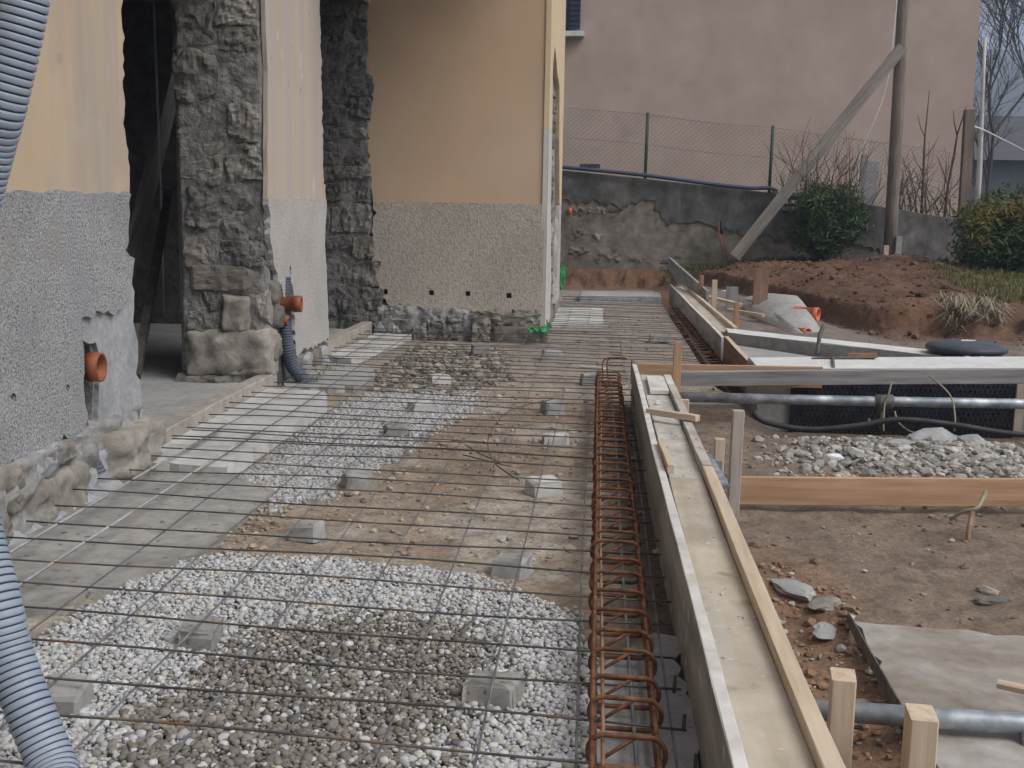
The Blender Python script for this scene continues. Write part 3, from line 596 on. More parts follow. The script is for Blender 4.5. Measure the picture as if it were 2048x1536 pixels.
patch = [(4.742, .76), (4.775, .70), (4.78, .62), (4.755, .57), (4.80, .48), (4.80, .40), (4.77, .35), (4.81, .31), (4.815, .21), (4.84, .17), (4.80, .13), (4.65, .145), (4.42, .15), (4.40, .12), (4.37, .19), (4.395, .32), (4.41, .42), (4.385, .525), (4.24, .55), (4.235, .628), (4.36, .648), (4.53, .628)]
sheet('mortar_patch', rough_line(patch+[patch[0]], .03, .005, 13)[:-1], .03, XP(-1.979), M['cement'], house, (), .004)
# base stones below plaster A
bs = mk('base_masonry', *mortar_face(2.0, 4.80, -.2, .22, .02, .07, 5.5, XP(-1.955)), M['mortar'], house, True)
BASE = [(2.2, 2.7, .06, .2, 's'), (2.7, 3.1, .08, .2, 's'), (3.1, 3.44, .09, .205, 's'), (3.44, 3.73, .08, .205, 'p'), (3.73, 3.98, .10, .205, 'm'), (3.98, 4.1, .12, .2, 's'), (4.1, 4.235, .10, .2, 'm'),
        (2.3, 2.9, -.14, .07, 'p'), (2.9, 3.48, -.15, .08, 'p'), (3.48, 3.62, -.10, .07, 's'), (3.62, 3.70, .03, .09, 'b'), (3.74, 4.2, -.16, .10, 'p'), (4.2, 4.40, -.16, .10, 'm'), (4.37, 4.85, -.05, .15, 'p'), (4.45, 4.78, -.16, -.03, 's')]
MM = {'s': 'stone', 'p': 'stone_pale', 'm': 'cement', 'b': 'stone_brown', 'd': 'stone_dark'}
for k, (a, b, c, d, t) in enumerate(BASE):
    dep = .22 if k != 13 else .34
    v, f = block_vf((b-a)*1.05, (d-c)*1.08, dep, 700+k, .12, 12, .16, .16)
    o = mk('stone', [(-y-1.985-dep*.5+.13-(.085 if k not in (13, 14) else .02), x+(a+b)/2, z+(c+d)/2) for x, y, z in v], f, M[MM[t]], bs, True)
# fillet of cement between wall foot and pad
sk = MB(); R = RNG(4); pts = []
for k in range(34):
    y = 3.0+k*.055; pts.append((y, .05+.035*R.random()+(.06*math.exp(-((y-4.33)/.12)**2)), .03+.05*R.random()))
v = []; f = []
for y, w, h in pts: v += [(-1.99, y, h-.04), (-1.99+w*.5, y+R.uniform(-.01, .01), h*.35-.05), (-1.99+w+R.uniform(-.02, .03), y, -.075)]
for k in range(len(pts)-1):
    for j in (0, 1): f.append((k*3+j, k*3+j+1, k*3+j+4, k*3+j+3))
mk('cement_fillet', v, f, M['cement'], house, True)

# pillar between the openings: bare masonry reveal
pil = mk('pillar_core', *mortar_face(-2.53, -1.995, -.2, 2.75, .018, .026, 3.3, YP(6.798)), M['mortar_rubble'], house, True)
PIL = [(-2.54,-2.233,2.513,2.692),(-2.238,-2.012,2.471,2.719),(-2.555,-2.266,2.303,2.513),(-2.272,-2.016,2.248,2.472),(-2.56,-2.279,1.971,2.305),(-2.284,-2.027,2.104,2.249),(-2.288,-2.024,1.958,2.105),(-2.548,-2.267,1.662,1.973),(-2.274,-2.022,1.66,1.96),(-2.521,-2.197,1.365,1.666),(-2.202,-2.017,1.429,1.663),(-2.505,-2.25,1.164,1.368),(-2.253,-2.005,1.208,1.431),(-2.257,-1.993,1.036,1.212),(-2.496,-2.244,.931,1.168),(-2.493,-2.26,.664,.935),(-2.251,-1.986,.854,1.041),(-2.265,-1.989,.7,.859),(-2.491,-2.033,.556,.71),(-2.265,-1.985,.705,.80),(-2.488,-2.374,.442,.548),(-2.377,-2.258,.434,.551),(-2.492,-2.26,.311,.447),(-2.263,-2.084,.312,.536),(-2.226,-2.078,.531,.565),(-2.071,-1.985,.348,.557),(-2.5,-1.98,.026,.319),(-2.561,-2.205,-.055,.04)]
pt = 'ssdsbssssssbssdbddbddddpspps'
for k, (a, b, c, d) in enumerate(PIL):
    big = k in (26,); dep = .26
    v, f = block_vf((b-a)*1.03, (d-c)*1.03, dep, 300+k,   .09 if k not in (18, 23) else .05, 12, .07 if not big else .12, .10)
    prot = RNG(k+5).uniform(-.012, .022)+{23: .05, 26: .05, 27: .07}.get(k, 0)
    mk('stone', [(x+(a+b)/2, y+6.845+dep/2-.052-prot, z+(c+d)/2) for x, y, z in v], f, M[MM[pt[k % len(pt)]]], pil, k in (23, 26))
# plaster B
edgeB_up = [(6.83, 5.19), (6.80, 2.6), (6.78, 2.22), (6.80, 2.07), (6.82, 1.85), (6.815, 1.68), (6.80, 1.25), (6.77, 1.095)]
edgeB_r = [(8.24, 1.095), (8.24, 1.21), (8.19, 1.22), (8.16, 1.81), (8.12, 2.47), (8.12, 2.75)]
sheet('ochre_plaster', rough_line(edgeB_up, .12, .009, 15)+rough_line(edgeB_r, .03, .012, 16)+[(9.9, 2.75), (9.9, 5.19)], .027, XP(-1.972), M['ochre_b'], house, (), .004)
mk('ochre_plaster', *box_vf(-1.999, -1.972, 4.74, 6.79, 2.76, 5.19), M['ochre_a'], house)
lowB = [(6.77, 1.113), (6.80, 1.0), (6.80, .87), (6.87, .72), (7.03, .55), (7.10, .47), (7.13, .55), (7.23, .70), (7.255, .60), (7.30, .50), (7.325, .30), (7.34, .14), (7.36, .10), (7.55, .11), (7.8, .09), (8.05, .10), (8.28, .09), (8.265, .25), (8.25, .39), (8.22, .60), (8.17, .83), (8.23, 1.02), (8.24, 1.113)]
sheet('roughcast_base', rough_line(lowB, .03, .009, 17)+rough_line([(8.235, 1.114), (6.775, 1.114)], .05, .004, 113)[1:-1], .035, XP(-1.964), M['rough_b'], house, (), .005)
mk('chase_back', *box_vf(-2.003, -1.996, 6.9, 7.4, -.05, .75), M['mortar_dark'], house)
bB = mk('base_masonry', *box_vf(-2.05, -1.998, 7.36, 8.24, -.3, .09), M['mortar'], house)
for k, (a, b, c, d, t) in enumerate([(7.37, 7.6, -.12, .09, 's'), (7.6, 7.85, -.12, .08, 'm'), (7.85, 8.08, -.1, .09, 'b'), (8.08, 8.25, -.1, .08, 'm'), (6.9, 7.08, .30, .46, 's'), (6.86, 7.02, .12, .30, 's'), (6.86, 7.0, .46, .62, 'b')]):
    v, f = block_vf((b-a)*.98, (d-c)*.96, .16, 760+k, .14, 6, .3)
    mk('stone', [(-y-2.05+.02, x+(a+b)/2, z+(c+d)/2) for x, y, z in v], f, M[MM[t]], bB, True)
# far reveal of the second opening, in line with the back wall
jm = mk('reveal_core', *mortar_face(-2.7, -1.985, -.15, 3.3, .022, .03, 8.1, YP(9.962)), M['mortar_rubble'], house, True)
JAMB = [(-2.485,-2.204,3.079,3.321),(-2.206,-1.983,3.039,3.281),(-2.509,-2.249,2.855,3.079),(-2.25,-2.014,2.815,3.039),(-2.453,-2.195,2.668,2.845),(-2.196,-2.019,2.644,2.812),(-2.482,-2.179,2.439,2.669),(-2.18,-2.015,2.458,2.644),(-2.493,-2.269,2.209,2.441),(-2.27,-2.02,2.185,2.459),(-2.486,-2.217,2.055,2.212),(-2.218,-1.959,1.998,2.171),(-2.487,-2.164,1.926,2.058),(-2.165,-1.968,1.817,2.0),(-2.507,-2.165,1.753,1.929),(-2.499,-2.264,1.623,1.756),(-2.265,-2.014,1.643,1.733),(-2.501,-2.22,1.478,1.626),(-2.221,-2.014,1.539,1.638),(-2.221,-1.996,1.406,1.566),(-2.501,-2.311,1.411,1.544),(-2.312,-1.987,1.308,1.409),(-2.503,-2.312,1.253,1.414),(-2.241,-2.105,1.169,1.311),(-2.097,-1.97,1.074,1.331),(-2.505,-2.24,1.103,1.257),(-2.498,-2.35,.837,1.097),(-2.352,-2.223,.839,1.09),(-2.234,-1.979,.833,1.094),(-2.5,-2.152,.694,.825),(-2.144,-1.952,.593,.82),(-2.502,-2.162,.46,.7),(-2.154,-1.898,.368,.598),(-2.504,-2.154,.279,.467),(-2.505,-2.283,.116,.284),(-2.284,-2.099,.121,.369),(-2.1,-1.88,.161,.365),(-2.63,-2.268,-.065,.122),(-2.269,-1.999,-.043,.119),(-1.999,-1.732,.008,.17)]
for k, (a, b, c, d) in enumerate(JAMB):
    v, f = block_vf((b-a)*1.02, (d-c)*1.01, .16, 400+k, .10, 10, .07, .1)
    prot = RNG(k+90).uniform(-.02, .012); t = 'dddbdsddd'[k % 9]
    mk('stone', [(x+(a+b)/2, y+9.985+.08-.045-prot, z+(c+d)/2) for x, y, z in v], f, M[MM[t]], jm, False)
# back wall of the recess
bkl = [(-2.02, 5.19), (-2.02, 3.2), (-2.03, 2.79), (-2.01, 2.55), (-2.04, 2.18), (-1.965, 2.11), (-1.97, 1.97), (-2.01, 1.8), (-2.02, 1.55), (-1.99, 1.38), (-1.965, 1.095)]
sheet('ochre_plaster', rough_line(bkl, .03, .010, 21)+[(-.478, 1.095), (-.478, 5.19)], .04, YP(9.962), M['ochre_c'], house, (), .004)
bkb = [(-1.965, 1.113), (-1.97, .82), (-1.955, .56), (-1.905, .3), (-1.82, .215), (-1.58, .2), (-1.53, .18), (-1.28, .18), (-.98, .16), (-.53, .17), (-.477, .2)]
def sq(cx, cz, r): return [(cx-r, cz-r*1.1), (cx+r, cz-r), (cx+r*.9, cz+r), (cx-r, cz+r*.9)]
sheet('roughcast_base', rough_line(bkb, .03, .010, 22)+rough_line([(-.477, 1.114), (-1.96, 1.114)], .05, .004, 114)[:-1], .055, YP(9.950), M['rough_c'], house, [sq(-1.86, .33, .024), sq(-1.45, .33, .023), sq(-1.13, .33, .022), sq(-.77, .32, .024)], .005)
mk('anchor_hole_dark', *box_vf(-1.92, -.7, 10.006, 10.018, .27, .38), M['blackhose'], house)  # black sheet standing in for the darkness inside the holes
bk = mk('base_masonry', *mortar_face(-1.95, -.47, -.15, .23, .02, .06, 2.2, YP(9.955)), M['mortar'], house, True)
BKB = [(-1.855,-1.582,.077,.211),(-1.581,-1.31,.068,.195),(-1.309,-1.099,.075,.185),(-1.097,-.783,.095,.18),(-1.611,-1.475,-.114,.056),(-1.489,-1.309,-.111,.075),(-1.307,-1.142,-.091,.064),(-1.08,-.917,-.086,.129),(-.931,-.46,.06,.17),(-.782,-.45,.132,.2),(-.884,-.433,-.126,.061),(-1.947,-1.733,-.032,.125),(-1.748,-1.596,-.057,.083)]
for k, (a, b, c, d) in enumerate(BKB):
    v, f = block_vf((b-a)*1.03, (d-c)*1.03, .24, 500+k, .15 if k != 10 else .05, 9, .12, .14)
    prot = {10: .03, 8: .0, 4: .03, 5: .0, 7: .03}.get(k, -.03)
    mk('stone', [(x+(a+b)/2, y+9.985+.12-.08-prot, z+(c+d)/2) for x, y, z in v], f, M[MM['mmmbsddbpsbmm'[k]]], bk, False)
# side wall beyond the corner, with a vertical chase cut to the stone
XS = -.45
sheet('cream_plaster', rough_line([(10.59, 1.75), (10.46, 2.28), (10.6, 2.42), (10.79, 2.52), (11.4, 2.40), (12.15, 2.3), (12.42, 1.69), (12.9, 1.118)], .12, .012, 24)+[(13.52, 1.118), (13.52, 5.19), (9.95, 5.19), (9.95, 1.75)], .045, XP(XS), M['cream'], house, (), .006)
sheet('white_plaster', [(9.95, 1.747), (9.95, .02)]+rough_line([(10.95, .0), (11.05, .39), (10.64, 1.12), (10.58, 1.747)], .08, .015, 25), .045, XP(XS), M['white_plaster'], house, (), .006)
sheet('roughcast_base', [(13.52, 1.114), (13.52, .05)]+rough_line([(12.5, .05), (12.7, .6), (12.9, 1.114)], .1, .015, 26), .045, XP(XS), M['rough_b'], house, (), .006)
ch = mk('chase_core', *box_vf(-.55, -.497, 10.3, 13.0, -.2, 2.6), M['mortar'], house)
R = RNG(77)
for k in range(13):
    z0 = .02+k*.18; w = 1.5 if k < 9 else 1.1
    for j, (a, b) in enumerate(((10.62, 11.3), (11.3, 12.1))):
        if k > 11: continue
        v, f = block_vf((b-a)*.95, .165, .12, 800+k*2+j, .16, 5, .28)
        mk('stone', [(-y-.545, x+(a+b)/2+R.uniform(-.06, .06), z+z0+.09) for x, y, z in v], f, M[R.choice(['stone', 'stone_dark', 'cement', 'stone'])], ch, True)
# thresholds
board('threshold', (-2.02, 4.88, -.015), (-2.02, 6.93, -.01), .09, .11, M['crate_sill'], house, seed=3, warp=.003, bev=.006)
board('threshold', (-2.02, 8.3, .0), (-2.02, 9.93, .0), .09, .14, M['crate_sill'], house, seed=4, warp=.003, bev=.006)
# ------------------------------------------------------------------ pipes and conduits in the walls
def pipe_stub(name, label, p, axis_, r, length, mat, lip=.006):
    t = thing(name, label, 'pipe', p)
    a = Vector(axis_).normalized(); P = Vector(p); n = 24
    s = a.cross(Vector((0, 0, 1))).normalized(); u = s.cross(a)
    prof = [(0, r), (length-.05, r), (length-.05, r+lip), (length, r+lip), (length, r-.004), (.0, r-.004)]
    v = []; f = []
    for (d, rr) in prof:
        for k in range(n):
            q = 2*math.pi*k/n; v.append(P+a*d+(s*math.cos(q)+u*math.sin(q))*rr)
    for i in range(len(prof)-1):
        for k in range(n): f.append((i*n+k, i*n+(k+1) % n, (i+1)*n+(k+1) % n, (i+1)*n+k))
    mk('pipe_wall', v, f, mat, t, True)
    mk('pipe_dark_cap', [P+a*.01+(s*math.cos(6.283*k/n)+u*math.sin(6.283*k/n))*(r-.003) for k in range(n)], [tuple(range(n))], M['blackhose'], t)  # black cap painted in for the dark inside of the pipe
    return t
pipe_stub('drain_pipe', 'orange pipe socket set in the roughcast slot of the near wall', (-2.12, 4.30, .44), (1, .05, .0), .052, .195, M['orange_pvc'])
pipe_stub('drain_pipe', 'orange pipe stub sticking out of the pale wall past the stone pillar', (-2.0, 7.10, .455), (1, .1, .02), .047, .14, M['orange_pvc'])
pipe_stub('drain_pipe', 'small orange elbow below the pipe stub past the pillar', (-2.0, 7.06, .375), (1, .1, -.35), .026, .07, M['orange_pvc'], .004)

def corrugated(name, label, path, r, pitch, groove=.90, mats=('hose', 'hose_groove_shade')):
    t = thing(name, label, 'conduit', path[0]); P = spline(path, 60)
    L = [0]
    for i in range(1, len(P)): L.append(L[-1]+(P[i]-P[i-1]).length)
    n = int(L[-1]/pitch); R0 = []; pts = []
    import bisect
    def at(s):
        i = min(max(bisect.bisect_right(L, s)-1, 0), len(P)-2); q = (s-L[i])/max(L[i+1]-L[i], 1e-6); return P[i].lerp(P[i+1], min(max(q, 0), 1))
    prof = [(0.0, groove), (.14, groove), (.17, .985), (.40, 1.0), (.75, 1.0), (.96, .985)]
    for k in range(n):
        for (d, g) in prof: pts.append(at((k+d)*pitch)); R0.append(r*g)
    sides = 24; v, f = tube_vf(pts, R0, sides)
    fm = []
    for i in range(len(pts)-1): fm += [1 if (i % 6) in (0, 5) else 0]*sides
    fm += [0, 0]
    o = mk('conduit_wall', v, f, M[mats[0]], t, True, [M[mats[0]], M[mats[1]]], fm)
    return t
corrugated('corrugated_hose', 'grey corrugated conduit hanging down in the left foreground', [(-1.02, 2.15, 1.75), (-1.083, 2.15, 1.454), (-1.134, 2.15, 1.271), (-1.175, 2.17, 1.179), (-1.211, 2.18, 1.083), (-1.275, 2.2, 0.885), (-1.288, 2.2, 0.661), (-1.232, 2.15, 0.447), (-1.171, 2.1, 0.3), (-1.142, 2.08, 0.205), (-1.095, 2.05, 0.116), (-1.02, 2.0, -0.0), (-.95, 1.9, -.035), (-.85, 1.78, -.035), (-.75, 1.6, -.035)], .0455, .0152)
corrugated('corrugated_hose', 'grey corrugated conduit rising in the chase below the orange pipe stub', [(-1.985, 7.16, .62), (-1.975, 7.13, .42), (-1.965, 7.12, .22), (-1.94, 7.13, .08), (-1.88, 7.16, -.02), (-1.80, 7.2, -.08)], .043, .018, .90, ('hose_dark', 'hose_groove_shade'))
corrugated('corrugated_hose', 'dark conduit end running down under the socket in the near wall slot', [(-2.06, 4.31, .36), (-2.03, 4.31, .22), (-2.0, 4.31, .10), (-1.95, 4.30, .0)], .036, .016, .90, ('hose_dark', 'hose_groove_shade'))
# things inside the dark room
board('leaning_plank', (-3.1, 6.95, .02), (-3.1, 8.45, 2.1), .20, .03, M['wood_grey'], seed=31, up=(1, 0, 0)); tag(bpy.context.scene.objects[-1], 'wide grey plank leaning inside the dark doorway', 'plank')
board('timber_prop', (-2.8, 6.75, .02), (-3.0, 7.9, 1.15), .05, .05, M['bark'], seed=32); tag(bpy.context.scene.objects[-1], 'thin brown timber prop leaning inside the dark doorway', 'timber')
tag(tube('conduit', [(-3.0, 7.75, .3), (-3.0, 7.76, .9), (-3.0, 7.75, 1.6), (-3.01, 7.75, 2.5)], .007, M['white'], n=6), 'thin white conduit hanging inside the dark doorway', 'conduit')

# ------------------------------------------------------------------ welded mesh sheets, bar by bar
def mesh_bar(name, a, b, r, mat, parent, seed, wob=.004, n=14, sag=.0):
    R = RNG(seed); p = [R.uniform(0, 6.3) for _ in range(4)]; a = Vector(a); b = Vector(b); P = []
    for i in range(n):
        t = i/(n-1); q = a.lerp(b, t); x = t*(b-a).length
        q.z += wob*math.sin(x*2.1+p[0])+wob*.5*math.sin(x*5+p[1])-sag*math.sin(math.pi*t); q.y += wob*.9*math.sin(x*1.7+p[2]) if abs((b-a).x) > abs((b-a).y) else 0
        if abs((b-a).y) > abs((b-a).x): q.x += wob*.9*math.sin(x*1.7+p[3])
        P.append(q)
    return tube(name, P, r, mat, parent, 6)
TAN = math.tan(-.0681)
def mesh_sheet(label, x0, x1, ylist, xlist, y0, y1, z, seed, r=.0029, ends=.02, xl=None):
    t = thing('rebar_mesh', label, 'rebar mesh', ((x0+x1)/2, (y0+y1)/2, z)); R = RNG(seed)
    for k, y in enumerate(ylist):
        a0 = x0+R.uniform(-ends, ends); b0 = x1+R.uniform(-ends, ends); yy = y+R.uniform(-.008, .008)
        mesh_bar('cross_bar', (a0, yy+(a0+.816)*TAN, z+.004), (b0, yy+(b0+.816)*TAN+R.uniform(-.01, .01), z+.004), r, M['bar'], t, seed*100+k, .0055)
    for k, x in enumerate(xlist):
        mesh_bar('long_bar', (x, y0+R.uniform(-.03, .03), z-.004), (x+R.uniform(-.012, .012), y1+R.uniform(-.03, .03), z-.004), r*(1.9 if x < -1.55 and seed == 1 else 1), M['concrete' if x < -1.55 and seed == 1 else 'bar_grey'], t, seed*100+60+k, .0035)
    return t
cols = [-.816+.2*i for i in range(-5, 6)]
mesh_sheet('near sheet of welded rebar mesh over the pebbles beside the cage', -1.93, .215, [2.184+.2*j for j in range(-5, 16)], cols, 1.1, 5.33, 0.0, 1)
mesh_sheet('middle sheet of welded rebar mesh before the doorway, overlapping the near one', -1.95, .20, [4.98+.185*j for j in range(0, 28)], [c+.03 for c in cols], 4.9, 10.0, .012, 2)
mesh_sheet('far sheet of welded rebar mesh beside the house corner', -.42, .80, [9.75+.2*j for j in range(0, 23)], [-.28+.2*i for i in range(0, 6)], 9.4, 14.3, .004, 3)
mesh_sheet('small sheet of welded rebar mesh bridging towards the second formwork', .10, .86, [7.35+.2*j for j in range(0, 13)], [.2+.2*i for i in range(0, 4)], 7.2, 9.9, .0, 4)

# ------------------------------------------------------------------ reinforcement cages
def stirrup_path(x0, x1, z0, z1, y, rc=.032, m=5):
    P = []
    for cx, cz, a0 in ((x1-rc, z1-rc, 0), (x0+rc, z1-rc, 90), (x0+rc, z0+rc, 180), (x1-rc, z0+rc, 270)):
        for k in range(m+1):
            a = math.radians(a0+90*k/m); P.append((cx+rc*math.cos(a), y, cz+rc*math.sin(a)))
    return P
def cage(label, x0, x1, y0, y1, z0, z1, step, seed, shear=0.0, sides=7):
    t = thing('rebar_cage', label, 'rebar cage', ((x0+x1)/2, (y0+y1)/2, z0)); R = RNG(seed)
    n = int((y1-y0)/step)
    for k in range(n+1):
        y = y0+k*step+R.uniform(-.022, .022); sl = R.uniform(-.05, .05); xo = R.uniform(-.004, .004); zo = R.uniform(-.004, .004); xs = shear*(y-y0)
        P = stirrup_path(x0+xs+xo, x1+xs+xo, z0+zo, z1+zo, 0, min(.034, (z1-z0)*.47)); P = [(a, y+b+(c-z0)*sl+(a-x0)*R.uniform(.10, .14)*-1*.5, c) for a, b, c in P]
        s = tube('stirrup', P, .0056, M['rust'], t, sides, True)
        w = x1-x0; h = z1-z0
        hk = tube('hook', [(x0+xs+.03, y+.012, z0+.016), (x0+xs+w*.35, y+.03, z0+h*.35), (x0+xs+w*.62, y+.05, z0+h*.62)], .0042, M['rust'], s, 6)
    for j, (x, z, m, r) in enumerate(((x0+.011, z0+.012, 'rust', .006), (x1-.011, z0+.012, 'rust', .006), (x0+.011, z1-.012, 'rust', .006), (x1-.012, z1-.022, 'rust', .006), ((x0+x1)/2+.02, z0+.02, 'bar_grey', .0045), (x0+.028, z1-.02, 'rust_pale', .0045))):
        mesh_bar('long_bar', (x, y0-.25, z), (x+shear*(y1-y0), y1+.12, z), r, M[m], t, seed*50+j, .003, 24)
    return t
cg = cage('rusty rebar cage with oval stirrups lying beside the long formwork', .005, .160, 1.75, 7.38, -.030, .042, .148, 5)
for k, (a, b, c) in enumerate((((.05, 7.43, .0), (.055, 7.45, .11), (.20, 7.52, .115)), ((.08, 7.50, .0), (.085, 7.52, .105), (.21, 7.56, .10)), ((.235, 7.50, -.05), (.235, 7.50, .09), (.236, 7.50, .10)))):
    tube('starter_bar', spline([a, b, c], 5), .005, M['rust'], cg, 6)
cage('dark rusty rebar cage in the trench along the far formwork', .845, .975, 7.9, 13.6, -.19, -.06, .17, 6)
tag(tube('bent_wire', spline([(-.24, 6.4, .012), (-.40, 6.12, .014), (-.48, 5.81, .012), (-.49, 5.22, .012), (-.43, 4.80, .012), (-.36, 4.58, .014), (-.29, 4.44, .012)], 8), .003, M['bar'], n=5), 'thin bent wire lying in a curve on the mesh', 'wire')
tag(tube('tie_wire', [(-.58, 5.09, .012), (-.50, 4.9, .015), (-.39, 4.75, .012)], .0028, M['bar'], n=5), 'short straight wire lying against the curved wire', 'wire')
tag(tube('tie_wire', [(-.57, 4.88, .012), (-.48, 4.79, .014), (-.34, 4.68, .012)], .0028, M['bar'], n=5), 'lower short wire crossing the end of the curved wire', 'wire')
for k, (x, y, h) in enumerate(((.205, 2.62, .05), (.213, 2.42, .045), (.222, 2.22, .05))):
    tag(tube('rebar_peg', [(x, y, -.1), (x+.004, y+.005, -.075+h*.5), (x+.006, y+.012, -.075+h*1.2)], .0045, M['bar'], n=6), ['farthest', 'middle', 'nearest'][k]+' of the three dark pegs standing in the concrete strip by the cage', 'rebar peg')

# ------------------------------------------------------------------ concrete spacer blocks
def spacer(x, y, label, rot=0, s=(.105, .10, .062), mat='concrete', seed=0, tilt=0.0):
    w, l, h = s; n = .015; R = RNG(900+seed)
    v, f = [], []
    lev = [(0, 1.0), (.85, .93), (1.0, .86)]
    for z, k in lev:
        for sx, sy in ((-1, -1), (-.86, -1.04), (.86, -1.04), (1, -.9), (1.03, .88), (.85, 1.02), (-.85, 1.03), (-1.02, .9)):
            v.append((sx*w/2*k+R.uniform(-n, n)*.5, sy*l/2*k+R.uniform(-n, n)*.5, z*h+R.uniform(-n, n)*.35))
    for i in range(2):
        for k in range(8): f.append((i*8+k, i*8+(k+1) % 8, i*8+8+(k+1) % 8, i*8+8+k))
    f.append(tuple(range(7, -1, -1))); f.append(tuple(range(16, 24)))
    o = mk('spacer_block', v, f, M[mat]); o.location = (x, y, float(height(np.array([x]), np.array([y]))[0])+RNG(seed+40).uniform(-.008, .006)); o.rotation_euler = (tilt, tilt*.4, rot)
    return tag(o, label, 'spacer block', 'concrete spacer blocks under the mesh')
SP = [(-1.03, 2.84, 'grey spacer block on the pebbles, left of the wet patch', .15, (.105, .11, .068), 'concrete_wet'),
      (-.22, 2.56, 'rough spacer block on the pebbles nearest the cage', -.2, (.125, .10, .07), 'concrete_wet'),
      (-1.20, 2.42, 'spacer block half hidden behind the foreground conduit', .1, (.10, .11, .075), 'concrete'),
      (-.25, 3.56, 'pale spacer block at the edge of the pebbles near the cage', -.25, (.11, .105, .068), 'concrete'),
      (-1.00, 3.86, 'spacer block on bare soil just beyond the pebble edge', -.15, (.105, .11, .062), 'concrete'),
      (-.20, 4.62, 'light wedge-shaped spacer block beside the tip of the curved wire', .5, (.13, .10, .065), 'concrete_pale'),
      (-.98, 4.62, 'spacer block with dark left side at the edge of the pebble strip', .55, (.12, .11, .066), 'concrete_wet'),
      (-.19, 5.64, 'flat pale spacer block on the reddish soil patch', .1, (.13, .09, .05), 'concrete_pale'),
      (-1.01, 5.72, 'dark spacer block sunk in the pebble strip', .3, (.12, .11, .06), 'concrete_wet'),
      (-1.00, 6.46, 'pale spacer block at the far end of the pebble strip', .5, (.13, .12, .066), 'concrete_pale'),
      (-.24, 6.52, 'spacer block level with the end of the cage, on brown soil', .45, (.12, .10, .07), 'concrete'),
      (-1.03, 7.42, 'spacer block with white right side among the corner rubble', .5, (.13, .12, .07), 'concrete_pale'),
      (-.91, 9.0, 'farthest spacer block before the ochre wall', .2, (.15, .12, .075), 'concrete'),
      (-.03, 7.62, 'spacer block behind the end of the rebar cage', .2, (.13, .12, .075), 'concrete'),
      (.56, 10.15, 'lone grey spacer block on the far mesh sheet', .1, (.18, .12, .085), 'concrete_wet'),
      (-.34, 8.8, 'spacer block near the green netting at the house corner', .1, (.16, .12, .08), 'concrete')]
for k, a in enumerate(SP): spacer(a[0], a[1], a[2], a[3], a[4], a[5], k, RNG(k).uniform(-.16, .16))
board('wood_offcut', (-.10, 7.72, .02), (.06, 7.60, .03), .03, .014, M['wood_edge'], seed=66); tag(scene.objects[-1], 'white splinter of wood lying by the end of the cage', 'offcut')

# ------------------------------------------------------------------ the long formwork
fw = thing('formwork', 'long timber formwork with a yellow plank shelf and raised batten', 'formwork', (.34, 4.0, -.1))
board('inner_board', (.263, 1.2, .035), (.228, 6.80, .035), .027, .27, M['wood_cem'], fw, seed=41, n=24, warp=.0025, edge_mat=M['wood_edge'])
for k, (a, b, m, dx) in enumerate(((1.2, 4.06, 'wood_ply', 0), (4.066, 5.12, 'wood_ply_grey', -.006), (5.126, 6.66, 'wood_ply_grey', -.012))):
    board('shelf_plank', (.342+dx, a, .122-.001*k), (.338+dx-.004, b, .122-.001*k), .122, .022, M[m], fw, seed=42+k, n=9, warp=.0012)
for k, (a, b, m, dx) in enumerate(((1.2, 4.15, 'wood_pale', 0), (4.155, 5.05, 'wood_ply_grey', -.004), (5.055, 6.5, 'wood_ply_grey', -.008))):
    board('batten', (.424+dx, a, .140-.003*k), (.419+dx-.002, b, .138-.003*k), .038, .048, M[m], fw, seed=46+k, n=12, warp=.003)
board('end_board', (.245, 6.815, .115), (1.33, 6.79, .125), .027, .125, M['wood_orange'], fw, seed=49, n=6)
board('outer_board', (.418, 1.2, .02), (.408, 6.6, .02), .024, .19, M['wood_cem'], fw, seed=50, n=16)
def loose(name, label, cat, p0, p1, w, h, mat, seed, **k):
    o = board(name, p0, p1, w, h, M[mat], seed=seed, **k); return tag(o, label, cat)
loose('wood_offcut', 'short white board lying on the far end of the formwork shelf', 'offcut', (.335, 5.93, .146), (.335, 6.45, .146), .10, .02, 'wood_edge', 51)
loose('wood_offcut', 'narrow white offcut beside the short board on the formwork shelf', 'offcut', (.405, 6.10, .150), (.405, 6.48, .150), .04, .022, 'wood_edge', 52)
loose('wood_stick', 'pale stick lying across the formwork shelf', 'stick', (.245, 5.20, .172), (.455, 5.03, .176), .035, .028, 'wood_pale', 53)
loose('wood_stick', 'pale stick lying along the inner board of the formwork', 'stick', (.262, 4.46, .182), (.274, 3.98, .183), .022, .03, 'wood_pale', 54)
mk_ = mk('wood_chip', [(.30, 5.62, .134), (.325, 5.62, .134), (.325, 5.66, .134), (.30, 5.66, .134), (.303, 5.622, .15), (.322, 5.622, .15), (.322, 5.655, .148), (.303, 5.655, .148)], box_vf(0, 1, 0, 1, 0, 1)[1], M['white']); tag(mk_, 'small white chip lying on the formwork shelf', 'wood chip')
cq = np.c_[rs_.uniform(.285, .40, 90), rs_.uniform(1.7, 6.5, 90)]
scatter('cement_crumbs', cq, np.clip(rs_.gamma(1.3, .0015, 90)+.001, .001, .007), ICO1, M['debris'], np.array((.55, .51, .44))*rs_.uniform(.7, 1.15, 90)[:, None], 'crumbs of cement and sawdust on the formwork shelf', 75, .5, .3, lambda a, b: np.full(len(a), .1335), None, True)
